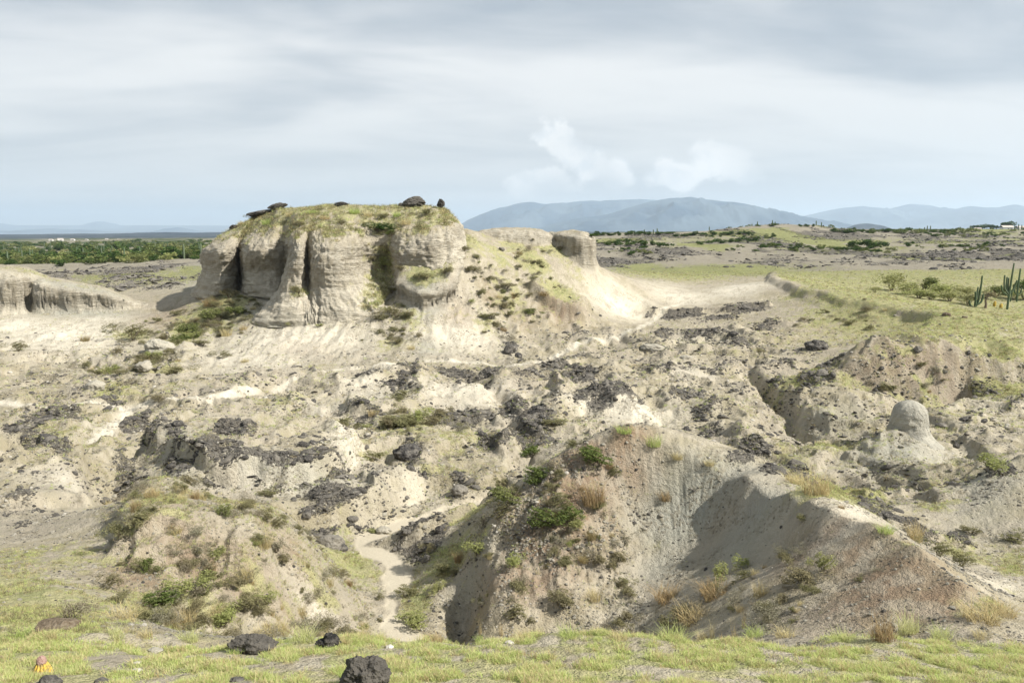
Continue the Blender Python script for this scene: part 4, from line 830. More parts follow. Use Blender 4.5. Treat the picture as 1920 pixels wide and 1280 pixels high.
CLAY = rock_mat('clay_stone', (0.24, 0.225, 0.185), (0.34, 0.315, 0.255), (0.20, 0.18, 0.145), 3.0)
PALE_S = rock_mat('pale_stone', (0.40, 0.37, 0.31), (0.55, 0.52, 0.46), (0.30, 0.27, 0.22), 6.0)
def leaf_mat(name, c1, c2, trans=0.35, c3=None):
    m, t, out = new_mat(name); oi = t.new('ShaderNodeObjectInfo').outputs['Random']
    geo = t.new('ShaderNodeNewGeometry'); ri = geo.outputs['Random Per Island']
    col = t.mix(t.ramp(ri, 0, 1, 0, 1, False), c1, c2)
    if c3: col = t.mix(t.ramp(oi, 0.35, 1.0, 0, 0.85, False), col, c3)
    d = t.new('ShaderNodeBsdfDiffuse'); tr = t.new('ShaderNodeBsdfTranslucent'); mx = t.new('ShaderNodeMixShader'); mx.inputs[0].default_value = trans
    t.l.new(col, d.inputs[0]); t.l.new(col, tr.inputs[0]); t.l.new(d.outputs[0], mx.inputs[1]); t.l.new(tr.outputs[0], mx.inputs[2]); t.l.new(mx.outputs[0], out.inputs[0])
    return m
L_TURF = leaf_mat('turf_blades', (0.31, 0.42, 0.11), (0.50, 0.55, 0.21), 0.5, (0.58, 0.56, 0.30))
L_DRY = leaf_mat('dry_blades', (0.44, 0.37, 0.19), (0.56, 0.49, 0.28), 0.4, (0.40, 0.30, 0.16))
L_TAWNY = leaf_mat('tawny_blades', (0.28, 0.205, 0.11), (0.38, 0.29, 0.16), 0.35, (0.26, 0.23, 0.11))
L_GREEN = leaf_mat('green_leaves', (0.085, 0.115, 0.035), (0.14, 0.17, 0.055), 0.35, (0.18, 0.19, 0.075))
L_OLIVE = leaf_mat('olive_leaves', (0.15, 0.15, 0.07), (0.235, 0.22, 0.115), 0.3, (0.21, 0.18, 0.11))
L_LIME = leaf_mat('lime_leaves', (0.24, 0.27, 0.09), (0.34, 0.35, 0.15), 0.4, (0.30, 0.29, 0.14))
L_DARK = leaf_mat('dark_leaves', (0.030, 0.062, 0.016), (0.065, 0.105, 0.028), 0.25, (0.085, 0.125, 0.035))
L_GREYG = leaf_mat('grey_leaves', (0.17, 0.165, 0.11), (0.26, 0.24, 0.17), 0.2, (0.20, 0.17, 0.12))
TWIG = rock_mat('twig_bark', (0.10, 0.075, 0.05), (0.17, 0.135, 0.095), (0.22, 0.19, 0.14), 20.0)

# ------------------------------------------------------------------ mesh makers
def ico(sub):
    bm = bmesh.new(); bmesh.ops.create_icosphere(bm, subdivisions=sub, radius=1.0); bm.verts.index_update()
    v = np.array([x.co[:] for x in bm.verts]); f = np.array([[q.index for q in p.verts] for p in bm.faces]); bm.free(); return v, f
ICO = {k: ico(k) for k in (2, 3, 4, 5)}
def n3(v, sc, seed, o=3):
    return (fbm(v[:, 0]*sc+3, v[:, 1]*sc+1, o, seed)+fbm(v[:, 1]*sc+7, v[:, 2]*sc+2, o, seed+20)+fbm(v[:, 2]*sc+5, v[:, 0]*sc+9, o, seed+40))*0.58
def rock_mesh(name, sub, seed, sx=1, sy=1, sz=0.7, amp=0.45, lump=1.3, crag=0.25, smooth=False):
    v, f = ICO[sub]; r = 1+amp*n3(v, lump, seed, 2)+0.55*crag*n3(v, lump*2.3, seed+71, 2)
    dirs = np.random.default_rng(seed).normal(size=(9, 3)); dirs /= np.linalg.norm(dirs, axis=1, keepdims=True)   # broken, flattish faces
    cut = 0.72+0.25*np.random.default_rng(seed+1).random(9)
    for d_k, c_k in zip(dirs, cut): q_ = (v*r[:, None])@d_k; r = np.where(q_ > c_k, r*(c_k+0.25*(q_-c_k))/np.maximum(q_, 1e-3), r)
    if sub >= 5: r = r-0.09*np.clip(0.25-np.abs(n3(v, lump*3.5, seed+77, 2)), 0, 1)*4*crag
    if sub >= 4: r = r+0.16*crag*n3(v, lump*7.0, seed+75, 3)
    r2 = r-0.10*np.abs(n3(v, lump*2.2, seed+91, 2))
    return np_mesh(name, v*r2[:, None]*np.array([sx, sy, sz]), f, smooth)
def blades(n, h, spread, width, seed, lean=0.5, segs=2, hvar=0.5):
    r = np.random.default_rng(seed); V = []; Fc = []
    for _ in range(n):
        a, q = r.random()*6.283, spread*math.sqrt(r.random()); bx, by = q*math.cos(a), q*math.sin(a)
        hh = h*(1-hvar*r.random()); d = r.random()*6.283; ln = lean*hh*(0.3+r.random())
        ox, oy = math.cos(d)*ln+bx*lean*0.6, math.sin(d)*ln+by*lean*0.6; w = width*(0.6+0.6*r.random()); fx, fy = -math.sin(d)*w, math.cos(d)*w
        i0 = len(V)
        for k in range(segs+1):
            t = k/segs; ww = (1-t)**0.8
            cx, cy, cz = bx+ox*t*t, by+oy*t*t, hh*(t-0.25*lean*t*t)
            if k < segs: V += [(cx-fx*ww, cy-fy*ww, cz), (cx+fx*ww, cy+fy*ww, cz)]
            else: V += [(cx, cy, cz)]
        for k in range(segs-1):
            j = i0+2*k; Fc.append((j, j+1, j+3)); Fc.append((j, j+3, j+2))
        j = i0+2*(segs-1); Fc.append((j, j+1, j+2))
    return np.array(V), np.array(Fc)
def leaf_cloud(n, seed, rx, ry, rz, leaf, lumps=5, hole=0.35, zc=None, flat=0.6):
    """leaf-sized quads through a lumpy crown with gaps"""
    r = np.random.default_rng(seed); zc = rz if zc is None else zc
    lc = [(r.normal(0, 0.42), r.normal(0, 0.42), r.uniform(-0.35, 0.5), r.uniform(0.38, 0.62)) for _ in range(lumps)]
    P_ = []
    while len(P_) < n:
        c = lc[r.integers(lumps)]; d = r.normal(size=3); d /= np.linalg.norm(d); q = c[3]*(r.random()**0.35)
        p = np.array(c[:3])+d*q
        if p[2] < -0.95: continue
        if pn(np.array([p[0]*2.6+seed]), np.array([p[1]*2.6+p[2]*3.1]), 5)[0] < -hole+0.12: continue
        P_.append(p)
    P_ = np.array(P_)*np.array([rx, ry, rz])+np.array([0, 0, zc])
    k = len(P_); u = r.normal(size=(k, 3)); u[:, 2] *= flat; u /= np.linalg.norm(u, axis=1, keepdims=True)
    w = np.cross(u, r.normal(size=(k, 3))); w /= np.linalg.norm(w, axis=1, keepdims=True)
    L = leaf*(0.6+0.8*r.random((k, 1))); W = L*0.42
    V = np.stack([P_-u*L, P_+w*W, P_+u*L, P_-w*W], 1).reshape(-1, 3); Fq = np.arange(4*k).reshape(-1, 4)
    return V, Fq
def tubes(paths, sides=5):
    """tapered limbs: each path a list of (x,y,z,r)"""
    V = []; Fc = []
    for path in paths:
        p = np.array([q[:3] for q in path], float); rad = [q[3] for q in path]; i0 = len(V)
        for k in range(len(p)):
            t = p[min(k+1, len(p)-1)]-p[max(k-1, 0)]; t /= np.linalg.norm(t)+1e-9
            a = np.cross(t, (0.3, 0.9, 0.2)); a /= np.linalg.norm(a)+1e-9; b = np.cross(t, a)
            for s_ in range(sides):
                an = 6.28318*s_/sides; V.append(p[k]+rad[k]*(math.cos(an)*a+math.sin(an)*b))
        for k in range(len(p)-1):
            for s_ in range(sides):
                n_ = (s_+1) % sides; Fc.append((i0+k*sides+s_, i0+k*sides+n_, i0+(k+1)*sides+n_, i0+(k+1)*sides+s_))
    return np.array(V), np.array(Fc)
def stems(seed, n, h, spread, r0):
    r = np.random.default_rng(seed); out = []
    for _ in range(n):
        a = r.random()*6.283; e = spread*(0.3+0.7*r.random()); hh = h*(0.6+0.5*r.random())
        out.append([(0.08*e*math.cos(a), 0.08*e*math.sin(a), -0.05*h, r0), (0.4*e*math.cos(a), 0.4*e*math.sin(a), 0.45*hh, r0*0.7), (e*math.cos(a+0.3), e*math.sin(a+0.3), hh, r0*0.25)])
    return tubes(out)

# ------------------------------------------------------------------ scatter of what nobody could count (geometry nodes)
def scatter(name, label, pts, rot, scl, idx, sources):
    me = bpy.data.meshes.new(name); me.vertices.add(len(pts)); me.vertices.foreach_set('co', np.asarray(pts, np.float32).ravel())
    for an, ty, arr in (('srot', 'FLOAT_VECTOR', rot), ('sscl', 'FLOAT_VECTOR', scl), ('sidx', 'INT', idx)):
        at = me.attributes.new(an, ty, 'POINT'); at.data.foreach_set('value' if ty == 'INT' else 'vector', np.asarray(arr, np.int32 if ty == 'INT' else np.float32).ravel())
    col = bpy.data.collections.new(name+'_source')
    for k, (m_, mt) in enumerate(sources):
        o = bpy.data.objects.new('%s_piece_%02d' % (name, k), m_); 
        if not m_.materials: m_.materials.append(mt)
        col.objects.link(o)
    ng = bpy.data.node_groups.new(name+'_scatter', 'GeometryNodeTree')
    ng.interface.new_socket('Geometry', in_out='INPUT', socket_type='NodeSocketGeometry'); ng.interface.new_socket('Geometry', in_out='OUTPUT', socket_type='NodeSocketGeometry')
    N = ng.nodes; L = ng.links; gi = N.new('NodeGroupInput'); go = N.new('NodeGroupOutput')
    ci = N.new('GeometryNodeCollectionInfo'); ci.inputs['Collection'].default_value = col; ci.inputs['Separate Children'].default_value = True; ci.inputs['Reset Children'].default_value = True
    ip = N.new('GeometryNodeInstanceOnPoints'); ip.inputs['Pick Instance'].default_value = True
    def na(n_, dt):
        q = N.new('GeometryNodeInputNamedAttribute'); q.data_type = dt; q.inputs['Name'].default_value = n_; return q.outputs['Attribute']
    L.new(gi.outputs[0], ip.inputs['Points']); L.new(ci.outputs[0], ip.inputs['Instance'])
    L.new(na('sidx', 'INT'), ip.inputs['Instance Index']); L.new(na('sscl', 'FLOAT_VECTOR'), ip.inputs['Scale'])
    er = N.new('FunctionNodeEulerToRotation'); L.new(na('srot', 'FLOAT_VECTOR'), er.inputs[0]); L.new(er.outputs[0], ip.inputs['Rotation'])
    L.new(ip.outputs[0], go.inputs[0])
    o = link(name, me); md = o.modifiers.new('scatter', 'NODES'); md.node_group = ng
    return tag(o, label, None, None, 'stuff')
WC = (np.abs(0.5*(ca[:-1]+ca[1:])) < 0.8)[:, None]*1.0
def pick(weight, n, seed):
    """random points on the finished ground, weighted by a cell mask"""
    r = np.random.default_rng(seed); w = (qc(weight)*WC).ravel().astype(np.float64); w = np.clip(w, 0, None); cdf = np.cumsum(w); k = np.searchsorted(cdf, r.random(n)*cdf[-1])
    i, j = k//(NR-1), k % (NR-1); u, v = r.random((n, 1)), r.random((n, 1))
    p = (VCO[i, j]*(1-u)+VCO[i+1, j]*u)*(1-v)+(VCO[i, j+1]*(1-u)+VCO[i+1, j+1]*u)*v
    return p, r
def zrot(r, n, tilt=0.0):
    return np.stack([r.normal(0, tilt, n) if tilt else np.zeros(n), r.normal(0, tilt, n) if tilt else np.zeros(n), r.random(n)*6.283], -1)
def mk(name, vf, smooth=False): return np_mesh(name, vf[0], vf[1], smooth)

def mface_w(x, y):
    a = x/y; return sst(a, -0.55, -0.46)*(1-sst(a, -0.22, -0.15))*sst(y, 11.5, 12.6)*(1-sst(y, 19.5, 21))
# near turf
vis = (TY > 6.0)
turf_src = [(mk('turf_tuft', blades(16, 0.045, 0.05, 0.0035, 1, 0.8)), L_TURF), (mk('turf_tuft', blades(14, 0.035, 0.06, 0.0035, 2, 1.0)), L_TURF), (mk('turf_tuft', blades(18, 0.04, 0.05, 0.003, 3, 0.9)), L_DRY),
            (mk('turf_tuft', blades(12, 0.065, 0.04, 0.0035, 4, 0.7)), L_TURF), (mk('turf_tuft', blades(10, 0.10, 0.03, 0.003, 5, 0.6)), L_DRY)]
p, r = pick(M['grass']*vis*(1-sst(TY, 9.2, 9.9))*sst(fbm(TX*1.3, TY*1.3, 3, 821)+0.9*fbm(TX*4, TY*4, 2, 823), -0.10, 0.50)*(0.12+sst(fbm(TX*2.6, TY*2.6, 3, 825), -0.2, 0.3)), 34000, 31)
sc = 0.65+0.7*r.random((len(p), 1)); scatter('turf', 'short yellow-green turf on the near bank', p, zrot(r, len(p), 0.15), sc*np.ones((1, 3)), r.choice(5, len(p), p=[.36, .28, .16, .14, .06]), turf_src)
# thinner grass over slopes and flats beyond
tuft_src = [(mk('grass_tuft', blades(14, 0.22, 0.14, 0.010, 11, 0.6)), L_TURF), (mk('grass_tuft', blades(14, 0.18, 0.16, 0.010, 12, 0.7)), L_DRY), (mk('grass_tuft', blades(12, 0.28, 0.12, 0.009, 13, 0.5)), L_OLIVE), (mk('grass_tuft', blades(12, 0.22, 0.16, 0.010, 14, 0.7)), L_TURF)]
wg = np.clip(M['grass']-0.22, 0, 1)*(TY > 9.4)*(TY < 120)*(1-INFO['wet'])*sst(fbm(TX*0.9, TY*0.9, 3, 831, 0.6), -0.35, 0.25)
mnd = mface_w(TX, TY); wg = wg+0.30*np.exp(-(((TX-XY(1050, 19.3, 950)[0])/1.7)**2+((TY-19.3)/2.0)**2))*sst(fbm(TX*1.6, TY*1.6, 3, 839, 0.6), -0.15, 0.2)
wg = wg+0.5*mnd*sst(fbm(TX*1.2, TY*1.2, 3, 835, 0.6), -0.3, 0.2)
wg = wg+0.17*np.maximum(INFO['broken'], sst(TY, 22, 26)*(1-sst(TY, 62, 70))*0.6)*(1-INFO['wet'])*(1-TR)*(1-0.8*M['pale'])*sst(fbm(TX*0.3, TY*0.3, 4, 833, 0.6), -0.25, 0.25)
p, r = pick(wg, 70000, 32)
sc = (0.24+0.42*r.random((len(p), 1))**1.5)*np.clip(p[:, 1:2]/26, 0.55, 1.5)
scatter('grass', 'thin yellow-green grass over the slopes and flats', p, zrot(r, len(p), 0.15), sc*np.array([[1, 1, 0.8]]), r.choice(4, len(p), p=[.26, .28, .34, .12]), tuft_src)
# grass on the butte's brow
bw = np.clip(BGRASS-0.3, 0, 1); bw = 0.25*(bw[:-1, :-1]+bw[1:, :-1]+bw[1:, 1:]+bw[:-1, 1:]); bw[:, 9*22:] = 0
cdf = np.cumsum(bw.ravel()); r = np.random.default_rng(33); k = np.searchsorted(cdf, r.random(6500)*cdf[-1]); i, j = k//bw.shape[1], k % bw.shape[1]
p = BG[i, j]+(BG[i+1, j+1]-BG[i, j])*r.random((len(k), 1)); p[:, 2] += H0-0.02
sc = 0.5+0.9*r.random((len(p), 1)); scatter('butte_grass', 'tufted grass over the top of the butte', p, zrot(r, len(p), 0.2), sc*np.array([[1.3, 1.3, 1.0]]), r.choice(4, len(p), p=[.14, .26, .54, .06]), tuft_src)

# black rubble
rub_src = [(rock_mesh('rubble_piece', 2, 900+k, 1, 0.9, (0.62, 0.3, 0.7, 0.45, 0.25, 0.55)[k], 0.5, 1.2, 0.3), BLACK) for k in range(6)]
wr = ((np.clip(M['dark'], 0, 1)*sst(fbm(TX*1.1, TY*1.1, 4, 847, 0.65), -0.35, 0.45))+0.07*INFO['broken']*(1-INFO['wet'])*(1-TR)*sst(fbm(TX*0.25, TY*0.25, 3, 841), -0.1, 0.3))*(TY < 130)*(TY > 11)*(1-0.92*sst(M['pale'], 0.25, 0.7))*(1-0.9*sst(inhill, 0.3, 0.8))
p, r = pick(wr, 52000, 34)
d_ = np.exp(r.normal(-3.7, 0.75, len(p)))*np.clip(p[:, 1]/30, 0.6, 1.7); d_ = np.clip(d_, 0.010, 0.17)
sc = d_[:, None]*np.stack([1+0.5*r.random(len(p)), 0.8+0.4*r.random(len(p)), 0.6+0.7*r.random(len(p))], -1)
p[:, 2] += 0.05*d_; scatter('rubble', 'black rubble strewn across the pale valley floor', p, zrot(r, len(p), 0.3), sc, r.integers(0, 6, len(p)), rub_src)
# far rubble
p, r = pick(np.clip(M['dark'], 0, 1)*(TY > 95)*sst(fbm(TX*0.16, TY*0.10, 4, 849, 0.65), -0.2, 0.3), 12000, 35)
d_ = np.clip(np.exp(r.normal(-1.45, 0.5, len(p))), 0.08, 0.7)
scatter('distant_rubble', 'dark broken rock on the slopes behind the tableland', p, zrot(r, len(p), 0.3), d_[:, None]*np.array([[1.3, 1, 0.6]]), r.integers(0, 6, len(p)), rub_src)
# pebbles on bare clay
peb_src = [(rock_mesh('pebble', 2, 950+k, 1, 0.9, 0.6, 0.4, 1.2, 0.2), m_) for k, m_ in enumerate((CLAY, CLAY, PALE_S, BLACK))]
p, r = pick((1-M['grass'])*(1-INFO['wet'])*(TY > 9.5)*(TY < 60)*(0.15+0.85*CLUMP)*(1-INFO['wall'])*(1-0.85*M['pale'])*(1-0.75*sst(inhill, 0.3, 0.8)*(TX/TY > 0.18))*(1+5*np.exp(-(((TX-XY(1020, 18.6, 1000)[0])/2.2)**2+((TY-18.6)/2.4)**2))), 38000, 36)
d_ = np.clip(np.exp(r.normal(-3.75, 0.5, len(p))), 0.006, 0.09)*np.clip(p[:, 1]/22, 0.6, 2.0)
scatter('pebbles', 'small stones scattered on bare clay', p, zrot(r, len(p), 0.3), d_[:, None]*np.ones((1, 3)), r.choice(4, len(p), p=[.4, .25, .1, .25]), peb_src)

# ------------------------------------------------------------------ single things
def emp(name, loc, rz=0.0, scale=None):
    o = bpy.data.objects.new(name, None); o.empty_display_size = 0.1; C.objects.link(o); o.location = loc; o.rotation_euler = (0, 0, rz)
    if scale is not None: o.scale = scale
    return o
def mesh_of(name, vf, mat, smooth=False):
    me = np_mesh(name, vf[0], vf[1], smooth); me.materials.append(mat); return me
def child(name, me, parent):
    o = bpy.data.objects.new(name, me); C.objects.link(o); o.parent = parent; return o
rs = random.Random(77)

# the rounded knob on its dome
def knob():
    c = Vector(P(1702, 826, 31.7)); c.z = ground_z(c.x, c.y)+H0-0.22
    pr = [(-1.2, 2.3), (-0.6, 1.9), (-0.15, 1.36), (0.05, 1.12), (0.25, 0.98), (0.5, 0.91), (0.8, 0.88), (1.05, 0.84), (1.28, 0.74), (1.46, 0.58), (1.58, 0.38), (1.64, 0.18), (1.66, 0.0)]
    g = cr(np.array(pr), 7); nu = 110; th = np.linspace(0, 6.28318, nu, endpoint=False)
    T, Zk = np.meshgrid(th, g[:, 0], indexing='ij'); Rk = np.repeat(g[None, :, 1], nu, 0)
    n = 0.13*fbm(np.cos(T)*1.0+4, np.sin(T)*1.0+Zk*0.9, 3, 1001)-0.05*cells(np.cos(T)*2.5+2+Zk*0.6, np.sin(T)*2.5+Zk*1.4, 1007)+0.05*fbm(np.cos(T)*3.4+1, np.sin(T)*3.4+Zk*3, 3, 1003)+0.035*fbm(T*0.2, Zk*5, 3, 1005)
    Rk = np.maximum(Rk*(1+n), 0); X = Rk*np.cos(T)*1.0; Yk = Rk*np.sin(T)
    ii = np.arange(T.size).reshape(T.shape); i2 = np.roll(ii, -1, 0); q = np.stack([ii[:, :-1], i2[:, :-1], i2[:, 1:], ii[:, 1:]], -1).reshape(-1, 4)
    o = link('rock_knob', np_mesh('rock_knob', np.stack([X, Yk, Zk], -1).reshape(-1, 3), q), CLAY2); o.location = c; o.scale = (0.82, 0.82, 0.9)
    tag(o, 'rounded grey clay knob standing alone on the low dome', 'rock')
m_, t_, o_ = new_mat('grey_clay'); b_ = t_.new('ShaderNodeBsdfPrincipled'); t_.l.new(b_.outputs[0], o_.inputs[0])
ps_ = t_.new('ShaderNodeNewGeometry').outputs['Position']; na_ = t_.noise(ps_, 2.2, 5, 0.6); nb__ = t_.noise(ps_, 14.0, 4, 0.65); nc_ = t_.noise(t_.scalev(ps_, (0.5, 0.5, 5)), 1.0, 4, 0.6)
t_.l.new(t_.mix(t_.ramp(nb__, 0.5, 0.7, 0, 0.5), t_.mix(t_.ramp(t_.math('ADD', t_.math('MULTIPLY', na_, 0.6), t_.math('MULTIPLY', nc_, 0.4)), 0.35, 0.65), (0.26, 0.25, 0.212), (0.38, 0.36, 0.30)), (0.19, 0.17, 0.13)), b_.inputs['Base Color'])
b_.inputs['Roughness'].default_value = 0.95; b_.inputs['Specular IOR Level'].default_value = 0.1
bp_ = t_.new('ShaderNodeBump'); bp_.inputs['Strength'].default_value = 0.7; bp_.inputs['Distance'].default_value = 0.12; t_.l.new(nb__, bp_.inputs['Height']); t_.l.new(bp_.outputs[0], b_.inputs['Normal'])
CLAY2 = m_
knob()

ORD = ['leftmost', 'second', 'third', 'fourth', 'fifth', 'sixth', 'seventh', 'eighth', 'ninth', 'tenth', 'eleventh', 'twelfth', 'thirteenth', 'fourteenth', 'fifteenth', 'sixteenth', 'seventeenth', 'eighteenth', 'nineteenth', 'twentieth', 'twenty-first', 'twenty-second', 'twenty-third', 'twenty-fourth', 'twenty-fifth', 'twenty-sixth', 'twenty-seventh', 'twenty-eighth', 'twenty-ninth', 'thirtieth']
def nth(k): return ORD[k] if k == 0 else ORD[min(k, 29)]+' from left'
# black boulders with a look or place of their own: (px, py base, half width m, depth, half height, seed, label)
def boulder(px, py, w, d, h, seed, label, name='black_boulder', mat=None, sub=5, sink=0.35, amp=0.4, lump=1.2, crag=0.30, rz=0.0, tilt=0.0, group=None, cat='boulder', loc=None):
    c = place(px, py) if loc is None else Vector(loc)
    o = link(name, rock_mesh(name, sub, seed, w, d, h, amp, lump, crag), mat or (SPONGE if name == 'capstone' else BLACK)); o.location = (c.x, c.y, c.z+h*(1-2*sink)); o.rotation_euler = (0, tilt, rz)
    return tag(o, label, cat, group)
boulder(475, 1222, 0.27, 0.17, 0.14, 11, 'long black lava-like boulder in the grass, dark hollow at its left end', amp=0.3, mat=SPONGE, crag=0.5, sink=0.25)
boulder(616, 1212, 0.14, 0.12, 0.11, 12, 'wedge-shaped black boulder sloping down to the left in the grass', tilt=-0.35, mat=SPONGE, crag=0.5)
boulder(688, 1300, 0.22, 0.18, 0.19, 13, 'knobbly black boulder cut off by the bottom edge of the picture', mat=SPONGE, crag=0.52, lump=1.6, sink=0.2, loc=(P(688, 1290, 6.75)[0], 6.75, ground_z(P(688, 1290, 6.75)[0], 6.75)+H0))
boulder(92, 1282, 0.10, 0.08, 0.07, 14, 'small dark rock just in front of the yellow cactus', loc=(P(92, 1277, 6.95)[0], 6.95, ground_z(P(92, 1277, 6.95)[0], 6.95)+H0))
boulder(190, 1285, 0.08, 0.06, 0.05, 15, 'small black rock in the turf right of the yellow cactus', loc=(P(190, 1280, 6.95)[0], 6.95, ground_z(P(190, 1280, 6.95)[0], 6.95)+H0))
boulder(445, 1276, 0.07, 0.05, 0.03, 16, 'low grey-black stone almost buried in the turf at the bottom', sub=3)
boulder(292, 1222, 0.09, 0.06, 0.04, 17, 'low grey stone in turf under the eroded mound', mat=CLAY, sub=3)
for k, (px, py, l) in enumerate(((257, 1247, 'flat white stone in the turf, upper of the two right of the cactus'), (258, 1262, 'flat white stone in the turf, lower of the two right of the cactus'), (730, 1214, 'small white stone in the grass below the stream mouth'), (955, 1206, 'small pale stone at the lip of the grassy bank'))):
    boulder(px, py, 0.055, 0.04, 0.025, 20+k, l, 'white_stone', PALE_S, 3, 0.2, 0.25, cat='stone')
boulder(110, 1180, 0.26, 0.2, 0.12, 30, 'crumbling brown clod at the foot of the grassy slope, left', 'earth_clod', TWIG, 4, cat='clod')
# capstones on the butte
def on_crest(px, Y):
    a, _ = ray(px, 390); h = BVH_B.ray_cast(Vector((a*Y, Y, 20)), Vector((0, 0, -1))); return (a*Y, Y, h[0].z+H0)
boulder(0, 0, 1.35, 1.0, 0.24, 41, 'flat black slab jutting left over the top of the butte', name='capstone', loc=tuple(Vector(on_crest(497, 71.5))+Vector((-0.35, 0, -0.22))), sink=0.0, amp=0.35, crag=0.4, tilt=-0.12)
boulder(0, 0, 0.85, 0.8, 0.30, 42, 'thick black block lying on the jutting slab', name='capstone', loc=tuple(Vector(on_crest(520, 71.2))+Vector((0, 0, 0.02))), sink=0.1, amp=0.4, crag=0.45, tilt=-0.15)
boulder(0, 0, 0.55, 0.5, 0.25, 43, 'small black outcrop on the middle of the butte skyline', name='capstone', loc=on_crest(640, 67.5), sink=0.25, crag=0.4)
boulder(0, 0, 0.98, 0.8, 0.48, 44, 'biggest black boulder crowning the butte', name='capstone', loc=on_crest(778, 67.5), sink=0.15, crag=0.42)
boulder(0, 0, 0.34, 0.3, 0.40, 45, 'upright black rock perched at the right end of the butte top', name='capstone', loc=on_crest(827, 67.5), sink=0.0, crag=0.4, lump=1.6)
boulder(0, 0, 0.28, 0.25, 0.18, 46, 'little black stone left of the crowning boulder', name='capstone', loc=on_crest(753, 67.5), sink=0.2)
boulder(0, 0, 0.45, 0.4, 0.22, 47, 'dark rock at the left brow of the butte', name='capstone', loc=on_crest(438, 71), sink=0.25, crag=0.4)
# single rocks in the valley
for k, (px, py, w, h, l) in enumerate([(956, 662, 0.48, 0.42, 'black boulder alone on the pale slope right of the butte'), (972, 672, 0.25, 0.3, 'small upright black stone beside the lone boulder below the butte'), (940, 470, 0.3, 0.2, 'black stone on the grassy shoulder right of the butte'),
        (1225, 660, 0.9, 0.3, 'flat grey slab lying on pale sand below the saddle'), (1285, 672, 0.5, 0.18, 'smaller flat grey slab right of the big one'), (1530, 655, 0.8, 0.5, 'black pointed rock on the clay ridge under the tableland'),
        (765, 862, 0.55, 0.45, 'dark rounded hump of rubble above the stream bend'), (862, 928, 0.32, 0.22, 'dark rock at the edge of the sandy stream bed'), (720, 1000, 0.25, 0.15, 'grey rounded stone beside the stream bed'), (620, 1025, 0.45, 0.32, 'black jagged block fallen at the foot of the lower crust shelf'),
        (640, 1030, 0.2, 0.15, 'small black block right of the fallen one by the stream'), (1810, 790, 0.3, 0.15, 'dark crusted stone on the pale dome, far right'), (1765, 800, 0.3, 0.12, 'flat dark stone right of the clay knob'), (1720, 660, 0.25, 0.2, 'dark stone at the head of the grassy hollow'), (1775, 592, 0.3, 0.2, 'brown clod on the green tableland'), (1808, 598, 0.18, 0.12, 'tiny clod right of the brown one on the tableland')]):
    boulder(px, py, w, w*0.8, h, 60+k, l, sub=4, mat=CLAY if 'grey' in l else (TWIG if 'clod' in l else None))
boulder(300, 668, 0.9, 0.8, 0.75, 91, 'big grey boulder standing in the scrub left of the butte', mat=CLAY, sub=5, sink=0.25, name='grey_boulder')
boulder(270, 700, 0.5, 0.5, 0.35, 92, 'pale rounded boulder low on the slope left of the butte', mat=CLAY, sub=4, name='grey_boulder')
boulder(180, 730, 0.55, 0.5, 0.3, 93, 'pale hump of rock among dark stones, left', mat=CLAY, sub=4, name='grey_boulder')
# loose boulders of the rubble fields
bm_src = [rock_mesh('black_boulder', 3, 1100+k, 1, 0.85, 0.7, 0.5, 1.2, 0.35) for k in range(9)]
for m_ in bm_src: m_.materials.append(BLACK)
p, r = pick(np.clip(M['dark'], 0, 1)*(TY > 19)*(TY < 75)*(np.abs(ca[:, None]) < 0.63), 120, 51)
LM = [(80, 790, 'at the left edge above the pale gully'), (60, 950, 'on the grey crust behind the left grass'), (290, 800, 'behind the crust shelf'), (440, 850, 'on top of the crust shelf'), (620, 850, 'at the right end of the shelf'), (640, 940, 'on the shelf above the stream'), (790, 990, 'on the dark bar beside the stream'), (720, 720, 'below the footpath under the butte'),
      (870, 800, 'beside the green patch of mid valley'), (990, 800, 'behind the hollowed hill'), (1120, 725, 'around the small clay cone'), (1270, 700, 'on the pale rise in mid valley'), (1320, 600, 'on the ledge below the saddle'), (1520, 670, 'on the clay ridge under the tableland'), (1410, 850, 'in the gully by the pale rise'), (1470, 720, 'in the gully under the scarp'), (1700, 985, 'behind the brown ridge at right'), (1880, 800, 'on the dome at the right edge'), (945, 630, 'in the gully right of the butte'), (250, 740, 'along the footpath at left')]
near_lm = {}
for q in p:
    v_ = (q[2]-H0)/q[1]; pxq = 960+F*(q[0]/q[1])*(CT+0.0); pyq = topy(v_); k = min(range(len(LM)), key=lambda i_: (LM[i_][0]-pxq)**2+4*(LM[i_][1]-pyq)**2); near_lm.setdefault(k, []).append((pxq, q))
for k, lst in near_lm.items():
    for n_, (pxq, q) in enumerate(sorted(lst, key=lambda e_: e_[0])):
        d = np.clip(math.exp(r.normal(-2.0, 0.35)), 0.08, 0.30)*np.clip(q[1]/34, 0.75, 1.4)
        o = bpy.data.objects.new('black_boulder', bm_src[r.integers(9)]); C.objects.link(o); o.location = (q[0], q[1], q[2]+0.12*d); o.rotation_euler = (r.normal(0, .25), r.normal(0, .25), r.random()*6.28); o.scale = (d*(1+.4*r.random()), d, d*(.7+.5*r.random()))
        tag(o, nth(n_)+' black boulder '+LM[k][2], 'boulder', 'black boulders of the rubble fields')

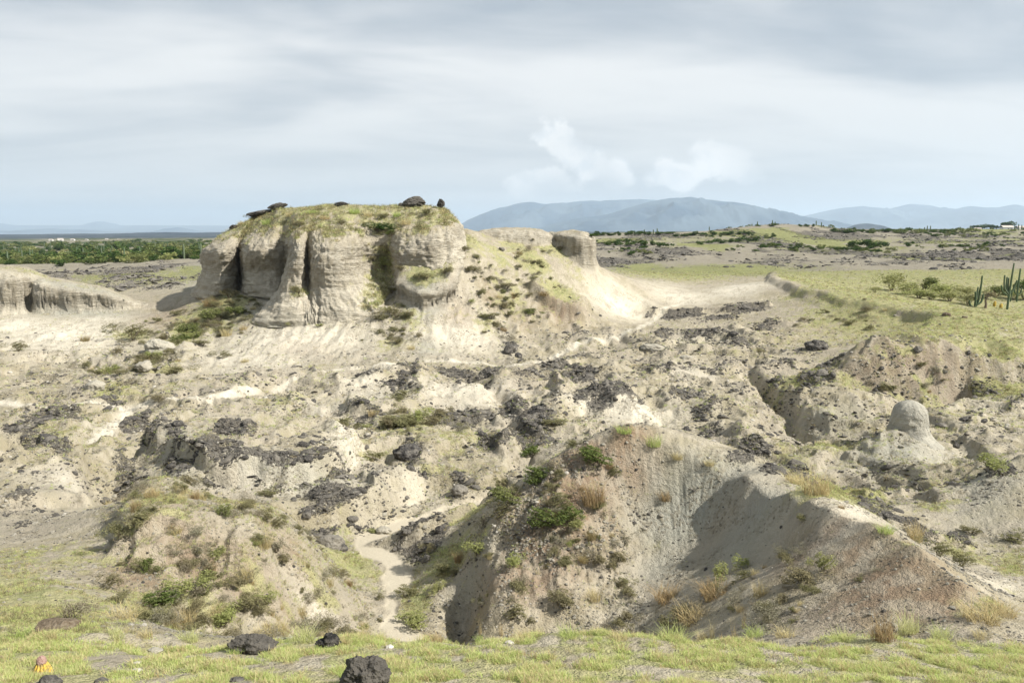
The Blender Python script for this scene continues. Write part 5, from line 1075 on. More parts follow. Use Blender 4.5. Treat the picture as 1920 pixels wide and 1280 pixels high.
# ------------------------------------------------------------------ shrubs and grass clumps
SH = {}
def shrub_meshes(kind, mat, leaf, n, fl=0.6):
    SH[kind] = [(mesh_of('foliage', leaf_cloud(n, 2000+len(SH)*10+k, 0.5, 0.5, 0.5, leaf, 8, 0.12, 0.5, fl), mat), mesh_of('stems', stems(2100+len(SH)*10+k, 9, 0.8, 0.42, 0.012), TWIG)) for k in range(2)]
shrub_meshes('green', L_GREEN, 0.042, 1500); shrub_meshes('olive', L_OLIVE, 0.032, 1700); shrub_meshes('lime', L_LIME, 0.042, 1100); shrub_meshes('dark', L_DARK, 0.040, 1900); shrub_meshes('grey', L_GREYG, 0.026, 1300, 1.0)
GC = {}
def clump_meshes(kind, mat, n, h, sp, w, lean):
    GC[kind] = [mesh_of('grass_blades', blades(n, h, sp, w, 2300+len(GC)*10+k, lean, 4, 0.6), mat) for k in range(2)]
clump_meshes('tawny', L_TAWNY, 260, 1.0, 0.30, 0.008, 0.55); clump_meshes('dry', L_DRY, 220, 1.0, 0.30, 0.007, 0.6); clump_meshes('turf', L_TURF, 200, 1.0, 0.32, 0.009, 0.6); clump_meshes('stalk', L_DRY, 46, 1.0, 0.10, 0.004, 0.35)
CT_N = {'green': 'green_shrub', 'olive': 'olive_shrub', 'lime': 'yellow_green_shrub', 'dark': 'dark_bush', 'grey': 'dry_shrub'}
def shrub(px, py, w, h, kind, label, loc=None, group=None):
    c = place(px, py) if loc is None else Vector(loc)
    if kind in SH:
        e = emp(CT_N[kind], (c.x, c.y, c.z-0.04), rs.random()*6.28, (w, w, h)); f, st = SH[kind][rs.randrange(2)]; child('foliage', f, e); child('stems', st, e); cat = 'shrub'
    else:
        e = bpy.data.objects.new({'stalk': 'tall_grass', 'tawny': 'tawny_grass_clump', 'dry': 'dry_grass_clump', 'turf': 'grass_clump'}[kind], GC[kind][rs.randrange(2)]); C.objects.link(e)
        e.location = (c.x, c.y, c.z-0.02); e.rotation_euler = (0, 0, rs.random()*6.28); e.scale = (w, w, h); cat = 'grass clump'
    return tag(e, label, cat, group)
S_ = [
 # hollowed hill
 (1125, 880, 1.0, .55, 'green', 'green leafy shrub just under the crest of the hollowed hill'), (1112, 945, .95, .75, 'tawny', 'big tawny grass clump hanging on the red face beside the hollow'), (1010, 995, .85, .5, 'green', 'green shrub low on the left part of the red hill face'),
 (1070, 985, 1.0, .5, 'green', 'green shrub in the middle of the red hill face under the tawny clump'), (1040, 950, .7, .4, 'olive', 'olive shrub between the two green ones on the red face'), (1000, 905, .9, .5, 'green', 'leafy shrub on the left crest of the hollowed hill'), (955, 945, .9, .5, 'green', 'shrub at the steep left shoulder of the hollowed hill'), (935, 985, .7, .5, 'olive', 'olive shrub overhanging the left foot of the hollowed hill'),
 (1225, 838, .6, .4, 'turf', 'yellow-green grass clump right of the hill summit'), (1270, 862, .5, .3, 'dry', 'dry grass clump on the crest where the hollow begins'), (1330, 886, .4, .25, 'dry', 'dry grass tuft farther down the hill crest'), (1170, 822, .6, .25, 'turf', 'grass clump on the very summit of the hollowed hill'),
 (1120, 1050, .5, .4, 'grey', 'grey dry shrub on the rib left of the hollow'), (1050, 1145, .7, .45, 'olive', 'olive shrub at the foot of the hill, above the bank'), (980, 1105, .6, .3, 'olive', 'low olive shrub on the pebbly lower slope of the hill'), (960, 1165, .6, .4, 'olive', 'olive shrub beside the dark recess at the hill foot'), (1080, 1000, .6, .35, 'lime', 'small yellow-green shrub low on the red face'),
 (1180, 1120, .5, .3, 'olive', 'olive tuft at the lower edge of the hollow'), (1250, 1130, .9, .4, 'tawny', 'tawny grass patch under the hollow, left one'), (1340, 1120, .9, .4, 'tawny', 'tawny grass patch under the hollow, right one'), (1300, 1165, .9, .4, 'dry', 'dry grass patch below the tawny ones by the bank'), (1350, 1085, .5, .35, 'lime', 'lone yellow-green shrub at the lower right rim of the hollow'),
 (1500, 1090, .75, .4, 'olive', 'olive shrub on the spur that comes down from the brown ridge'), (1540, 1075, .4, .4, 'lime', 'pale yellow-green sprig right of the shrub on the spur'), (1425, 1120, .4, .4, 'dry', 'dry grass tuft on the spur edge'), (1440, 1165, .45, .45, 'grey', 'grey bush at the bottom of the spur'),
 (1655, 1200, .45, .36, 'tawny', 'tawny grass clump at the foot of the brown ridge'), (1702, 1190, .42, .42, 'turf', 'green grass clump right of the tawny one under the brown ridge'), (1840, 1165, .75, .34, 'dry', 'pale dry grass clump where the brown ridge meets the bank'), (1880, 1150, .6, .25, 'dry', 'pale dry grass tuft at the right end of the bank'),
 (900, 1195, .40, .62, 'stalk', 'tall thin grass stalks on the bank before the dark recess'), (940, 1197, .45, .5, 'stalk', 'second bunch of thin stalks right of the first'), (985, 1196, .35, .35, 'stalk', 'short bunch of thin stalks on the lip of the bank'), (1335, 1198, .5, .55, 'stalk', 'tall leaning stalks on the bank under the hollow'), (1375, 1198, .45, .45, 'stalk', 'shorter stalks right of the leaning ones'), (1395, 1180, .4, .6, 'stalk', 'upright stalks before the shaded spur'),
 (1715, 1010, .5, .6, 'dry', 'tall dry grass behind the crest of the brown ridge'), (1760, 1040, .6, .3, 'olive', 'olive tuft behind the lower brown ridge'), (1660, 1000, .4, .2, 'turf', 'grass tuft on the back of the brown ridge'),
 # left mound
 (280, 1075, .32, .3, 'green', 'bright green plant on the bare red earth of the left mound'), (300, 1140, .7, .42, 'green', 'green shrub at the base of the left mound face'), (335, 1120, .6, .4, 'lime', 'yellow-green bush above the green one on the mound face'), (270, 1160, .5, .3, 'olive', 'olive tuft left of the green shrub on the mound'), (385, 1110, .5, .4, 'lime', 'lime shrub in the middle of the mound face'), (425, 1170, .65, .35, 'lime', 'largest lime shrub low on the mound above the long boulder'), (410, 1060, .35, .3, 'lime', 'small lime shrub near the top of the mound face'),
 (470, 1090, .55, .35, 'grey', 'grey dry shrub on the right part of the mound face'), (520, 1040, .6, .4, 'grey', 'grey dry shrub at the mound rim, right'), (500, 1130, .5, .3, 'lime', 'yellow-green sprigs right of the big lime shrub'), (350, 1075, .4, .3, 'grey', 'grey shrub under the mound rim'), (130, 1165, .5, .45, 'grey', 'wispy grey shrub at the left foot of the mound'), (225, 1130, .4, .3, 'olive', 'olive shrub where grass meets the bare mound face'), (400, 1150, .6, .3, 'dry', 'dry grass between shrubs low on the mound'), (230, 1160, .7, .3, 'dry', 'dry grass under the wispy grey shrub'),
 (285, 932, .55, .35, 'dry', 'dry grass crest tuft on the left mound, left one'), (340, 925, .5, .32, 'dry', 'dry grass crest tuft on the left mound, middle one'), (365, 935, .35, .3, 'tawny', 'tawny tuft at the right of the left mound crest'), (255, 985, .7, .4, 'olive', 'dark olive bush on the shaded side of the left mound'), (225, 1010, .6, .35, 'olive', 'olive bush at the shaded foot of the left mound'), (255, 960, .35, .4, 'tawny', 'tawny stalks on the shaded side of the left mound'), (200, 945, .5, .3, 'dry', 'dry grass behind the left mound'),
 (330, 1000, .4, .2, 'dry', 'dry tuft on top of the left mound'), (500, 930, .6, .3, 'olive', 'olive tuft below the crust shelf'),
 # stream and slope beside it
 (775, 1175, .8, .4, 'lime', 'yellow-green shrub at the stream mouth by the bank'), (760, 1120, .6, .4, 'olive', 'olive shrub on the grassy slope right of the stream'), (830, 1075, .7, .4, 'olive', 'olive tuft halfway up the grassy slope by the stream'), (895, 1045, .6, .4, 'lime', 'yellow-green sprig high on the grassy slope'), (860, 1060, .4, .4, 'tawny', 'tawny stalks on the grassy slope'), (700, 998, .4, .15, 'lime', 'low green cushion on the sandy stream bank'), (905, 990, .6, .5, 'grey', 'grey-green bush behind the left foot of the hollowed hill'), (940, 920, .8, .5, 'olive', 'olive bush by the stream behind the hill shoulder'), (820, 1110, .5, .3, 'lime', 'lime tuft low on the slope right of the stream'),
 # right of the hill
 (1530, 925, 1.0, .7, 'dry', 'tall pale grass in the flat behind the hill crest'), (1490, 905, .8, .4, 'dry', 'pale grass tuft left of the tall one behind the crest'), (1858, 888, 1.0, .6, 'lime', 'yellow-green shrub between dome and dark wedge, right'), (1820, 1000, .6, .3, 'olive', 'olive cushion in the right hollow'), (1890, 1015, .8, .3, 'olive', 'larger olive cushion at the right edge'), (1800, 1060, .7, .3, 'olive', 'low olive patch behind the brown ridge end'), (1430, 660, 1.0, .4, 'olive', 'olive patch under the tableland scarp'),
 # butte and its slopes
 (712, 437, 2.0, .95, 'dark', 'dark green bush under the grassy brow of the butte'), (735, 442, 1.0, .6, 'green', 'smaller green bush right of the dark one on the butte'), (722, 500, 1.6, .9, 'lime', 'yellow-green bush in the recess of the butte wall'), (700, 490, 1.3, .6, 'olive', 'olive bush at the left of the recess in the wall'), (752, 512, 1.2, .5, 'olive', 'olive bush at the right of the recess in the wall'), (735, 548, 1.5, .6, 'olive', 'olive bush on the ledge under the recess'),
 (800, 528, 1.8, .6, 'olive', 'olive bushes on top of the white ledge'), (835, 518, 1.4, .6, 'olive', 'olive bush at the right end of the white ledge'), (560, 550, 1.0, .7, 'olive', 'hanging tuft in the niche of the front buttress'), (743, 598, 1.8, .9, 'olive', 'bush below the white ledge'), (725, 590, .8, .5, 'lime', 'lime bush tucked beside the toe of the buttress'), (600, 612, .8, .25, 'lime', 'low yellow-green plants along the foot of the buttress'),
 (430, 562, 1.6, 1.0, 'olive', 'silvery olive bush at the shaded foot of the left wall'), (395, 575, 1.8, .9, 'tawny', 'reddish dry clump at the left end of the green shaded slope'), (400, 600, 2.2, 1.0, 'green', 'green thicket in the middle of the shaded slope'), (445, 592, 2.0, .8, 'green', 'green thicket under the left wall, right one'), (360, 625, 2.0, .8, 'green', 'green thicket low on the shaded slope'), (425, 630, 1.2, .8, 'dry', 'pale grass clump at the lower edge of the shaded slope'), (380, 650, 1.4, .5, 'olive', 'olive bush below the shaded slope'),
 (250, 640, 2.6, 1.3, 'olive', 'broad olive bush on the pale slope under the left cliff'), (215, 622, 1.4, .8, 'grey', 'grey dry bush left of the broad olive one'), (160, 640, 1.0, .6, 'tawny', 'small tawny tuft on the pale slope, far left'), (330, 700, 1.6, .6, 'olive', 'olive bush among dark stones left of centre'), (35, 660, 1.4, .7, 'olive', 'olive bush at the left edge of the pale slope'),
 (950, 545, 2.0, .6, 'olive', 'olive scrub on the shoulder right of the butte'), (1000, 590, 1.4, .5, 'green', 'green tuft in the red scar under the grassy strip'), (920, 600, 1.6, .6, 'olive', 'olive scrub down the gully right of the butte'), (1020, 555, 1.2, .6, 'tawny', 'tawny tuft on the lip of the red scar'), (870, 470, 1.6, .5, 'olive', 'olive scrub where butte and shoulder meet'), (1050, 470, 1.4, .5, 'olive', 'olive scrub left of the mushroom-shaped lobe'),
 # valley floor
 (700, 865, 1.0, .5, 'olive', 'olive tuft beside the crust shelf'), (740, 800, 1.6, .5, 'olive', 'olive scrub in the green patch of mid valley, left one'), (790, 790, 1.4, .5, 'lime', 'lime scrub in the green patch of mid valley, right one'), (1040, 800, 1.2, .4, 'olive', 'olive tuft below the small clay cone'), (1000, 860, 1.0, .5, 'green', 'green tuft behind the left crest of the hill'), (300, 760, 1.2, .4, 'olive', 'olive tuft above the crust shelf'), (540, 610, .5, .3, 'lime', 'tiny lime plant on the buttress toe'),
]
for a_ in S_: shrub(*a_)
for k, (px, py, h) in enumerate([(440, 1226, .12), (500, 1224, .10), (540, 1215, .12), (600, 1216, .10), (640, 1210, .12), (650, 1268, .16), (720, 1265, .12), (60, 1262, .10), (110, 1262, .08)]):
    shrub(px, py, .22, h, ['turf', 'dry', 'turf'][k % 3], nth(k)+' of the grass tufts sprouting round the foreground rocks' if False else ['grass tuft at the left end of the long boulder', 'dry tuft in front of the long boulder', 'grass tuft at the right end of the long boulder', 'grass tuft left of the wedge boulder', 'dry tuft right of the wedge boulder', 'grass tuft left of the knobbly boulder', 'grass tuft right of the knobbly boulder', 'dry tuft left of the yellow cactus', 'grass tuft right of the yellow cactus'][k])
for k in range(22):
    px = 30+k*86+rs.randint(-25, 25)
    if 1600 < px < 1700: continue
    shrub(px, 1196+rs.randint(-4, 8), .3+.2*rs.random(), .12+.12*rs.random(), ['turf', 'dry', 'turf', 'dry'][k % 4], nth(k)+' of the tufts along the lip of the near bank', group='tufts on the bank lip')
# brow of the butte: a handful of clumps along the skyline
for k, (px, py) in enumerate([(455, 415), (475, 405), (500, 415), (545, 400), (560, 420), (585, 395), (610, 405), (640, 415), (665, 395), (690, 400), (720, 405), (745, 400), (760, 415), (800, 398)]):
    shrub(px, py+6, 1.0+0.5*rs.random(), 0.45+0.3*rs.random(), ['dry', 'olive', 'turf'][k % 3], nth(k)+' of the low tufts along the top of the butte', group='tufts along the butte top')
# shrubs on the tableland
for px, py, w, h, kd, l in [(1672, 545, 3.2, 2.0, 'lime', 'tallest pale green shrub at the left end of the tableland thicket'), (1700, 552, 3.0, 1.3, 'lime', 'yellow-green shrub second from the left in the tableland thicket'), (1732, 548, 2.4, 1.7, 'green', 'green shrub rising in the middle of the tableland thicket'), (1722, 558, 2.6, 1.0, 'lime', 'low pale shrub in front of the rising green one'), (1765, 556, 3.2, 1.4, 'lime', 'broad pale green shrub in the right half of the thicket'), (1780, 564, 2.4, 1.0, 'lime', 'low pale shrub at the front right of the thicket'), (1805, 558, 2.8, 1.2, 'lime', 'pale green shrub behind the short cactus'), (1815, 572, 2.2, 1.1, 'lime', 'pale shrub at the foot of the short cactus'),
        (1745, 562, 2.4, .9, 'lime', 'low pale green shrub in front of the broad one'), (1868, 556, 2.6, 1.1, 'green', 'green shrub left of the candelabra cactus'), (1848, 560, 2.0, .8, 'olive', 'small olive shrub between the two cactus groups'), (1902, 562, 2.2, 1.0, 'lime', 'pale shrub under the right-hand cactus'), (1922, 562, 3.0, 2.2, 'dark', 'dark green bush at the right edge behind the cacti'), (1640, 548, 1.4, .6, 'lime', 'small pale shrub left of the thicket')]:
    shrub(px, py, w, h, kd, l)

# ------------------------------------------------------------------ cacti
CGREEN = rock_mat('cactus_skin', (0.055, 0.085, 0.045), (0.085, 0.12, 0.06), (0.11, 0.13, 0.08), 8.0)
def ribbed(path, ribs=8, sides=32, depth=0.16, slim=1.0):
    """ribbed column along (x,y,z,r) points with a rounded tip"""
    path = [(q[0], q[1], q[2], q[3]*slim) for q in path]; p = cr(np.array(path, float), 5); tip = p[-1].copy(); d = p[-1, :3]-p[-2, :3]; d /= np.linalg.norm(d)
    ext = [np.append(tip[:3]+d*tip[3]*q, tip[3]*w) for q, w in ((0.35, 0.9), (0.7, 0.65), (0.95, 0.25), (1.0, 0.02))]; p = np.vstack([p, ext])
    V = []; Fc = []
    for k in range(len(p)):
        t = p[min(k+1, len(p)-1), :3]-p[max(k-1, 0), :3]; t /= np.linalg.norm(t)+1e-9; a = np.cross(t, (0.1, 1.0, 0.05)); a /= np.linalg.norm(a); b = np.cross(t, a)
        for q in range(sides):
            an = 6.28318*q/sides; rr_ = p[k, 3]*(1-depth*(0.5-0.5*math.cos(ribs*an))); V.append(p[k, :3]+rr_*(math.cos(an)*a+math.sin(an)*b))
    for k in range(len(p)-1):
        for q in range(sides):
            n_ = (q+1) % sides; Fc.append((k*sides+q, k*sides+n_, (k+1)*sides+n_, (k+1)*sides+q))
    return np.array(V), np.array(Fc)
def column_cactus(loc, label, stem, arms, name='columnar_cactus', group=None):
    e = emp(name, loc, 0.0, (0.86, 0.86, 0.86)); child('stem', mesh_of('stem', ribbed(stem, slim=0.72), CGREEN, True), e)
    for a in arms: child('arm', mesh_of('arm', ribbed(a, slim=0.72), CGREEN, True), e)
    return tag(e, label, 'cactus', group)
c1 = place(1826, 575)
column_cactus(c1, 'short cactus of thick clustered columns standing in the pale shrubs', [(0.1, 0, -.1, .17), (0.12, 0, .8, .18), (0.05, 0, 1.45, .16)], [[(0.2, .1, -.1, .15), (.45, .1, .6, .17), (.55, .1, 1.5, .17), (.62, .1, 2.3, .13), (.65, .1, 3.1, .12)], [(.3, 0, .2, .12), (.7, 0, .5, .14), (.85, 0, 1.2, .14)], [(-.1, 0, -.1, .14), (-.45, 0, .25, .15), (-.5, 0, .6, .14)], [(.3, .1, .9, .12), (.3, .1, 1.5, .14), (.32, .1, 1.95, .12)]])
c2 = place(1888, 580)
column_cactus(c2, 'candelabra cactus with many upright arms on one trunk', [(0, 0, -.1, .16), (.05, 0, 1.0, .15), (.1, 0, 1.7, .16), (.18, 0, 3.0, .14), (.30, 0, 4.6, .10)],
              [[(.08, 0, 1.5, .12), (-.35, 0, 2.0, .13), (-.5, 0, 2.6, .13), (-.52, 0, 3.4, .12)], [(.08, 0, 1.6, .12), (-.18, .1, 2.1, .12), (-.2, .1, 3.2, .12)], [(.1, 0, 1.6, .12), (.5, 0, 2.1, .13), (.75, 0, 2.9, .12)], [(.1, 0, 1.3, .1), (-.55, 0, 1.8, .12), (-.78, 0, 2.4, .11)], [(.1, .1, 1.7, .12), (.02, .2, 2.4, .12), (.0, .2, 3.1, .12)]])
c3 = place(1906, 566)
column_cactus(c3, 'tall slim cactus pair right of the candelabra one', [(0, 0, -.1, .13), (0, 0, 1.4, .14), (.1, 0, 3.6, .12)], [[(0, 0, .8, .1), (-.32, 0, 1.1, .12), (-.35, 0, 2.0, .11)], [(0, 0, .7, .1), (.35, 0, 1.0, .11), (.4, 0, 1.5, .11)]])
c4 = place(1894, 566)
column_cactus(c4, 'single slender leaning cactus stem between the taller ones', [(0, 0, -.1, .08), (.1, 0, .9, .09), (.22, 0, 1.7, .08)], [])
c5 = place(1847, 578)
o = link('dead_stump', mesh_of('dead_stump', tubes([[(0, 0, -.1, .13), (.05, 0, .35, .10), (-.03, 0, .7, .08), (.12, 0, 1.05, .07), (.22, 0, 1.35, .03)], [(.1, 0, 1.0, .05), (.3, .05, 1.05, .04), (.42, .05, 1.0, .02)]], 9), TWIG)); o.location = c5; tag(o, 'twisted dead cactus stump on the tableland grass', 'stump')
YEL = leaf_mat('yellow_sprout', (0.42, 0.30, 0.06), (0.5, 0.36, 0.10), 0.2)
for k, (px, py, l) in enumerate(((1864, 574, 'yellow dried cactus pup right of the dead stump'), (1876, 577, 'smaller yellow dried pup at the far right of the stump'))):
    c = place(px, py); o = link('cactus_pup', mesh_of('cactus_pup', ribbed([(0, 0, -.05, .12), (.02, 0, .2, .14), (.05, 0, .4-.1*k, .10)]), YEL, True)); o.location = c; tag(o, l, 'cactus')
# yellow melon cactus in the foreground
def melon():
    Y = 7.35; x = P(80, 1262, Y)[0]; e = emp('melon_cactus', (x, Y, ground_z(x, Y)+H0-0.01)); e.scale = (1, 1, 1)
    my, t, out = new_mat('cactus_yellow'); b = t.new('ShaderNodeBsdfPrincipled'); t.l.new(b.outputs[0], out.inputs[0]); n = t.noise(t.new('ShaderNodeTexCoord').outputs['Object'], 28.0, 3, 0.6)
    t.l.new(t.mix(t.ramp(n, 0.4, 0.62), (0.50, 0.33, 0.05), (0.22, 0.17, 0.05)), b.inputs['Base Color']); b.inputs['Roughness'].default_value = 0.7
    v, f = ribbed([(0, 0, -.02, .095), (0, 0, .03, .092), (0, 0, .08, .074), (0, 0, .125, .050)], 12, 96, 0.24); child('body', mesh_of('body', (v, f), my, True), e)
    mc = rock_mat('cephalium', (0.34, 0.20, 0.16), (0.46, 0.32, 0.27), (0.25, 0.13, 0.10), 60.0)
    v, f = ribbed([(0, 0, .118, .042), (0, 0, .135, .048), (0, 0, .158, .044)], 5, 24, 0.02); child('cap', mesh_of('cap', (v, f), mc, True), e)
    V = []; Fc = []
    for k in range(12):
        an = 6.28318*k/12
        for z, rad in ((.02, .093), (.05, .085), (.08, .074), (.105, .062)):
            for q in range(4):
                d = np.array([math.cos(an+0.5*(q-1.5)), math.sin(an+0.5*(q-1.5)), 0.3*(q % 2)]); b0 = np.array([rad*math.cos(an), rad*math.sin(an), z]); i0 = len(V); s_ = np.array([-math.sin(an), math.cos(an), 0])*0.0012
                V += [b0-s_, b0+s_, b0+d*0.018]; Fc.append((i0, i0+1, i0+2))
    child('spines', mesh_of('spines', (np.array(V), np.array(Fc)), TWIG), e)
    tag(e, 'small yellow ribbed melon cactus with brown cap in the turf', 'cactus')
melon()

# ------------------------------------------------------------------ distant trees, bushes, cacti and houses
FB = [mesh_of('bush', leaf_cloud(420, 3000+k, 0.5, 0.5, 0.5, 0.085, 6, 0.3, 0.42), L_DARK) for k in range(3)]+[mesh_of('bush', leaf_cloud(360, 3010+k, 0.5, 0.5, 0.5, 0.085, 5, 0.25, 0.42), L_GREEN) for k in range(2)]
def far_bush(px, py, wpx, hpx, label, group, dark=True):
    c = place(px, py); k = c.y/F; o = bpy.data.objects.new('scrub_bush', FB[rs.randrange(3) if dark else 3+rs.randrange(2)]); C.objects.link(o)
    o.location = (c.x, c.y, c.z-0.1); o.rotation_euler = (0, 0, rs.random()*6.28); o.scale = (wpx*k, wpx*k, hpx*k); tag(o, label, 'bush', group)
def bush_row(lst, what, group, green=0.0):
    for n_, (px, py, w, h) in enumerate(sorted(lst)): far_bush(px, py, w, h, nth(n_)+' of '+what, group, rs.random() >= green)
ri_ = rs.randint
bush_row([(px+ri_(-3, 3), 443-(px-1108)*0.02, ri_(13, 22), ri_(7, 11)) for px in range(1108, 1262, 11)], 'the dark skyline bushes right of the butte shoulder', 'skyline bushes beside the butte')
bush_row([(px, 462+ri_(-3, 2), ri_(14, 24), ri_(8, 12)) for px in (1140, 1155, 1175, 1196, 1208, 1222, 1235, 1250)], 'the dark bushes on the dim slope below the skyline row', 'bushes on the dim slope')
bush_row([(px, 444-(px-1268)*0.03, ri_(16, 24), ri_(7, 11)) for px in (1268, 1285, 1302, 1318, 1336, 1352, 1370, 1386, 1402)], 'the dark bushes banding the far round hill', 'bush band on the round hill')
bush_row([(px, 459-(px-1310)*0.06, ri_(18, 26), ri_(9, 12)) for px in (1310, 1325, 1341, 1356, 1371, 1386, 1401, 1418)], 'the lower bush band before the round hill', 'lower bush band')
bush_row([(1598, 464, 26, 15), (1612, 466, 30, 20), (1628, 466, 30, 22), (1644, 464, 24, 14), (1660, 462, 20, 10)], 'the dense dark bush clump in the far right hollow', 'dense dark clump')
bush_row([(px, 425, ri_(8, 14), ri_(5, 8)) for px in (1420, 1445, 1452, 1500, 1512, 1525)], 'the small bushes on the far low mesa', 'bushes on the far mesa')
bush_row([(px+ri_(-4, 4), 436+ri_(-1, 2), ri_(14, 24), ri_(6, 11)) for px in range(1560, 1830, 13)], 'the bushes along the skyline before the far farm', 'bushes along the far right skyline', 0.4)
fc_me = mesh_of('cactus', ribbed([(0, 0, 0, .18), (0, 0, 1.0, .2), (0, 0, 2.2, .17)], 6, 12), CGREEN, True)
for k, (px, py, h) in enumerate(sorted(((1330, 426, 3.0), (1225, 440, 2.6), (1232, 440, 3.0), (1208, 440, 2.6), (1190, 441, 2.2), (1420, 424, 2.4), (1448, 423, 2.8), (1453, 423, 2.0), (1530, 424, 2.6), (1540, 424, 2.2), (1738, 434, 3.4), (1744, 434, 3.0), (1733, 434, 2.4), (1902, 432, 4.0), (1909, 432, 3.6), (1915, 432, 3.0)))):
    c = place(px, py); o = bpy.data.objects.new('skyline_cactus', fc_me); C.objects.link(o); o.location = c; o.scale = (1.0, 1.0, h/2.2*0.62); tag(o, nth(k)+' of the tiny columnar cacti on the far skyline', 'cactus', 'cacti on the far skyline')
def zfar(x, y): return float(base(np.array([x]), np.array([y]))[0])+H0
TR_C = [mesh_of('crown', leaf_cloud(700, 3100+k, 3.2, 3.0, 2.0, 0.42, 6, 0.3, 3.6), L_DARK) for k in range(2)]
TR_T = mesh_of('trunk', tubes([[(0, 0, -.3, .35), (.1, 0, 1.6, .25), (.3, .1, 3.4, .15)], [(.1, 0, 1.5, .18), (-.9, .2, 3.0, .1)], [(.15, 0, 1.7, .16), (1.2, -.2, 3.1, .09)]], 7), TWIG)
for k, (px, sc_, l) in enumerate(((1826, .95, 'leftmost wide tree by the far farmhouse'), (1842, .8, 'second tree in the farm grove'), (1858, 1.05, 'third tree in the farm grove'), (1868, .8, 'low tree beside the farmhouse wall'), (1886, 1.45, 'tallest round tree over the farmhouse'), (1922, .8, 'tree at the right edge past the farmhouse'))):
    Y = 640; x = ray(px, 430)[0]*Y; e = emp('farm_tree', (x, Y, zfar(x, Y)), k*1.3, (sc_*1.5, sc_*1.5, sc_)); child('crown', TR_C[k % 2], e); child('trunk', TR_T, e); tag(e, l, 'tree', 'trees round the farm')
m_, t_, o_ = new_mat('white_wall'); b_ = t_.new('ShaderNodeBsdfPrincipled'); t_.l.new(b_.outputs[0], o_.inputs[0]); t_.l.new(t_.mix(t_.noise(t_.new('ShaderNodeNewGeometry').outputs['Position'], 0.8, 3), (0.62, 0.60, 0.55), (0.78, 0.76, 0.72)), b_.inputs['Base Color']); WALLM = m_
ROOFM = rock_mat('roof_sheet', (0.28, 0.24, 0.21), (0.38, 0.33, 0.29), (0.45, 0.42, 0.38), 2.0); DOORM = rock_mat('dark_opening', (0.03, 0.03, 0.03), (0.05, 0.05, 0.05), (0.06, 0.05, 0.05), 2.0)
def boxv(x0, x1, y0, y1, z0, z1): return [(x0, y0, z0), (x1, y0, z0), (x1, y1, z0), (x0, y1, z0), (x0, y0, z1), (x1, y0, z1), (x1, y1, z1), (x0, y1, z1)]
BF = np.array([(0, 3, 2, 1), (4, 5, 6, 7), (0, 1, 5, 4), (1, 2, 6, 5), (2, 3, 7, 6), (3, 0, 4, 7)])
HW = mesh_of('wall', (np.array(boxv(-4, 4, -2.5, 2.5, -1.0, 2.6)), BF), WALLM)
HR = mesh_of('roof', (np.array([(-4.4, -2.9, 2.55), (4.4, -2.9, 2.55), (4.4, 0, 4.0), (-4.4, 0, 4.0), (-4.4, 2.9, 2.55), (4.4, 2.9, 2.55), (-4.4, -2.9, 2.75), (4.4, -2.9, 2.75), (4.4, 0, 4.2), (-4.4, 0, 4.2), (-4.4, 2.9, 2.75), (4.4, 2.9, 2.75)]), np.array([(6, 7, 8, 9), (9, 8, 11, 10), (0, 3, 2, 1), (3, 4, 5, 2), (0, 1, 7, 6), (5, 4, 10, 11)])), ROOFM)
HD = mesh_of('door', (np.array(boxv(-0.5, 0.5, -2.56, -2.5, -0.2, 1.9)), BF), DOORM); HN = mesh_of('window', (np.array(boxv(1.6, 2.8, -2.56, -2.5, 0.8, 1.8)), BF), DOORM)
def house(px, Y, sc_, label, rz=0.0, z=None):
    x = ray(px, 440)[0]*Y; e = emp('farmhouse', (x, Y, zfar(x, Y) if z is None else z), rz, (sc_, sc_, sc_))
    for n_, q in (('wall', HW), ('roof', HR), ('door', HD), ('window', HN)): child(n_, q, e)
    tag(e, label, 'house')
house(1886, 615, 1.0, 'long white farmhouse under the tallest far tree'); house(1912, 620, .9, 'white farm building at the right edge of the far grove', 0.2); house(1832, 625, .6, 'low white shed under the leftmost farm tree', -0.2)
for px, Y, sc_, l in ((95, 1020, 1.0, 'white house at the left end of the distant hamlet'), (113, 1040, 1.3, 'long pale house second from the left in the hamlet'), (136, 1030, 1.0, 'white house in the middle of the distant hamlet'), (162, 1050, .8, 'small white house right of the hamlet middle'), (200, 1060, .9, 'white house set apart right of the hamlet'), (222, 1080, .8, 'rightmost white house on the distant plain')):
    x = ray(px, 452)[0]*Y; house(px, Y, sc_*0.6, l, rs.uniform(-.4, .4), max(zfar(x, Y), P(px, 453, Y)[2]+H0-1))

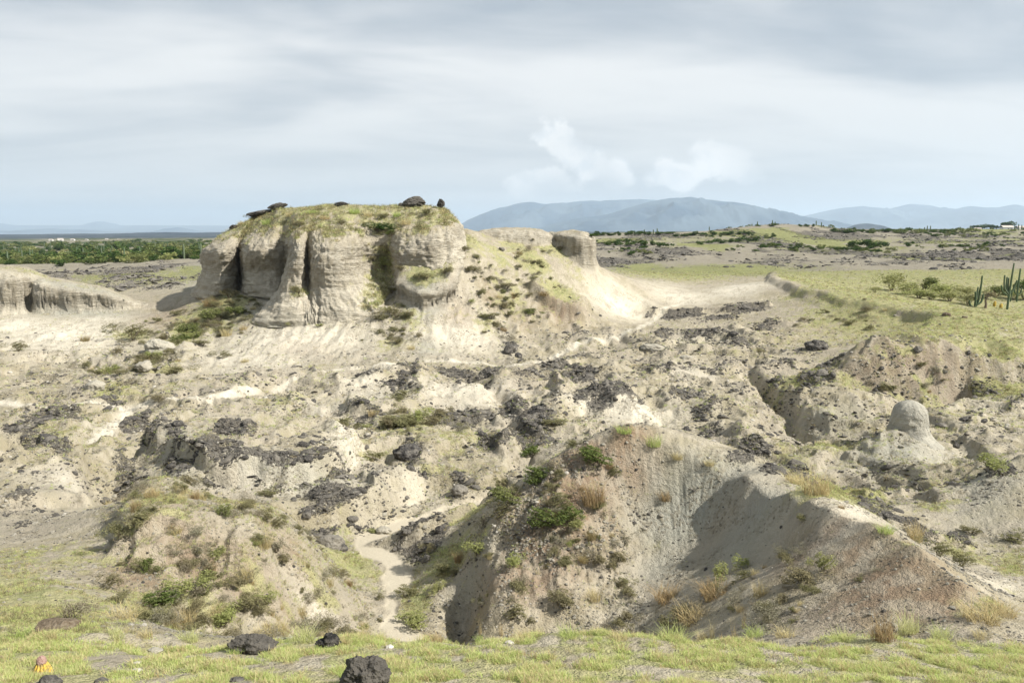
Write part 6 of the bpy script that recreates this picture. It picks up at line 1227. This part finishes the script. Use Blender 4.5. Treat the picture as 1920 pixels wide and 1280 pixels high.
# scrub woodland on the left plain
def woodland():
    r = np.random.default_rng(61); n = 5200
    Y = np.exp(r.uniform(math.log(165), math.log(720), n)); a = r.uniform(-0.95, 0.02, n); X = a*Y
    dens = fbm(X*0.012, Y*0.006, 4, 881, 0.6)+0.25-0.5*(1-sst(Y, 165, 230)); k = r.random(n) < np.clip(0.42+1.3*dens, 0.03, 1); X, Y = X[k], Y[k]
    Z = np.where(Y < 336, [ground_z(x, y) if y < 336 else 0 for x, y in zip(X, Y)], base(X, Y)); n = len(X)
    s_ = np.exp(r.normal(0.85, 0.32, n)); pts = np.stack([X, Y, Z+H0-0.1], -1)
    src = [(q.copy(), None) for q in FB]
    lime = mesh_of('bush', leaf_cloud(360, 3050, 0.5, 0.5, 0.5, 0.085, 5, 0.25, 0.42), L_LIME)
    pole = fc_me
    src = [(FB[0], None), (FB[1], None), (FB[3], None), (FB[4], None), (lime, None), (pole, None)]
    idx_ = r.choice(6, n, p=[.22, .2, .24, .2, .10, .04]); sv = np.stack([s_*1.35, s_*1.35, s_*0.85], -1); sv[idx_ == 5] = np.array([1.2, 1.2, 1.5])
    scatter('scrub_woodland', 'green scrub woodland covering the plain at left', pts, zrot(r, n), sv, idx_, src)
woodland()
# sparse bushes over the farther slopes on the right
p, r = pick((TY > 150)*(ca[:, None] > 0.1)*sst(fbm(TX*0.03, TY*0.03, 3, 885), 0.05, 0.4)*1.0, 260, 62)
scatter('slope_scrub', 'scattered low scrub on the far slopes at right', p, zrot(r, len(p)), (0.5+0.9*r.random((len(p), 1)))*np.array([[1.6, 1.6, 0.9]]), r.integers(0, 5, len(p)), [(q, None) for q in FB])

# dry scrub too thick to count: on the hump, the left mound, under the hollow, round the butte
def g2(px, py, Y, rx, ry): cx, cy = XY(px, Y, py); return np.exp(-(((TX-cx)/rx)**2+((TY-cy)/ry)**2))
wsc = g2(1050, 930, 19.6, 1.5, 1.6)+0.8*g2(960, 960, 20.0, 0.9, 1.2)+0.5*g2(1000, 1090, 17.8, 1.5, 1.0)+0.55*mnd+0.9*g2(1300, 1130, 15.2, 1.7, 0.9)+0.5*g2(1440, 1150, 12.8, 1.0, 0.8)+0.5*g2(830, 1060, 20.0, 1.0, 1.6)
wsc = wsc*sst(fbm(TX*1.1, TY*1.1, 3, 861, 0.6), -0.15, 0.25)*(1-INFO['wet'])
p, r = pick(wsc, 420, 63); n_ = len(p); sz = 0.14+0.30*r.random((n_, 1))**1.6
sc_src = [(SH['olive'][0][0], None), (SH['olive'][1][0], None), (SH['grey'][0][0], None), (SH['grey'][1][0], None), (SH['lime'][0][0], None), (GC['dry'][0], None), (GC['tawny'][0], None), (SH['green'][0][0], None)]
scatter('dry_scrub', 'dense dry scrub on the hill hump and the left mound', p-np.array([0, 0, 0.03]), zrot(r, n_, 0.1), sz*np.array([[1.25, 1.25, 0.9]]), r.choice(8, n_, p=[.24, .18, .22, .14, .03, .11, .07, .01]), sc_src)
wsl = g2(410, 595, 61.5, 3.0, 4.0)+0.6*g2(350, 630, 57, 2.5, 3)+0.6*g2(940, 550, 61.5, 2.0, 2.5)+0.5*g2(1000, 500, 66.5, 2.0, 2.5)+0.5*g2(925, 610, 57.5, 1.0, 2.0)+0.5*g2(750, 620, 55.5, 1.6, 2.0)+0.4*g2(270, 690, 48, 3, 3)+0.3*g2(1720, 712, 41.8, 2.2, 0.5)+0.25*g2(1560, 600, 61, 3, 2)+0.25*g2(760, 800, 34.6, 2.0, 2.5)
p, r = pick(wsl*sst(fbm(TX*0.6, TY*0.6, 3, 865, 0.6), -0.2, 0.2), 430, 64); n_ = len(p); sz = 0.28+0.6*r.random((n_, 1))**1.6
scatter('slope_thicket', 'low thicket on the slopes round the butte', p-np.array([0, 0, 0.05]), zrot(r, n_, 0.1), sz*np.array([[1.3, 1.3, 0.7]]), r.choice(8, n_, p=[.34, .26, .16, .10, .03, .06, .03, .02]), sc_src)
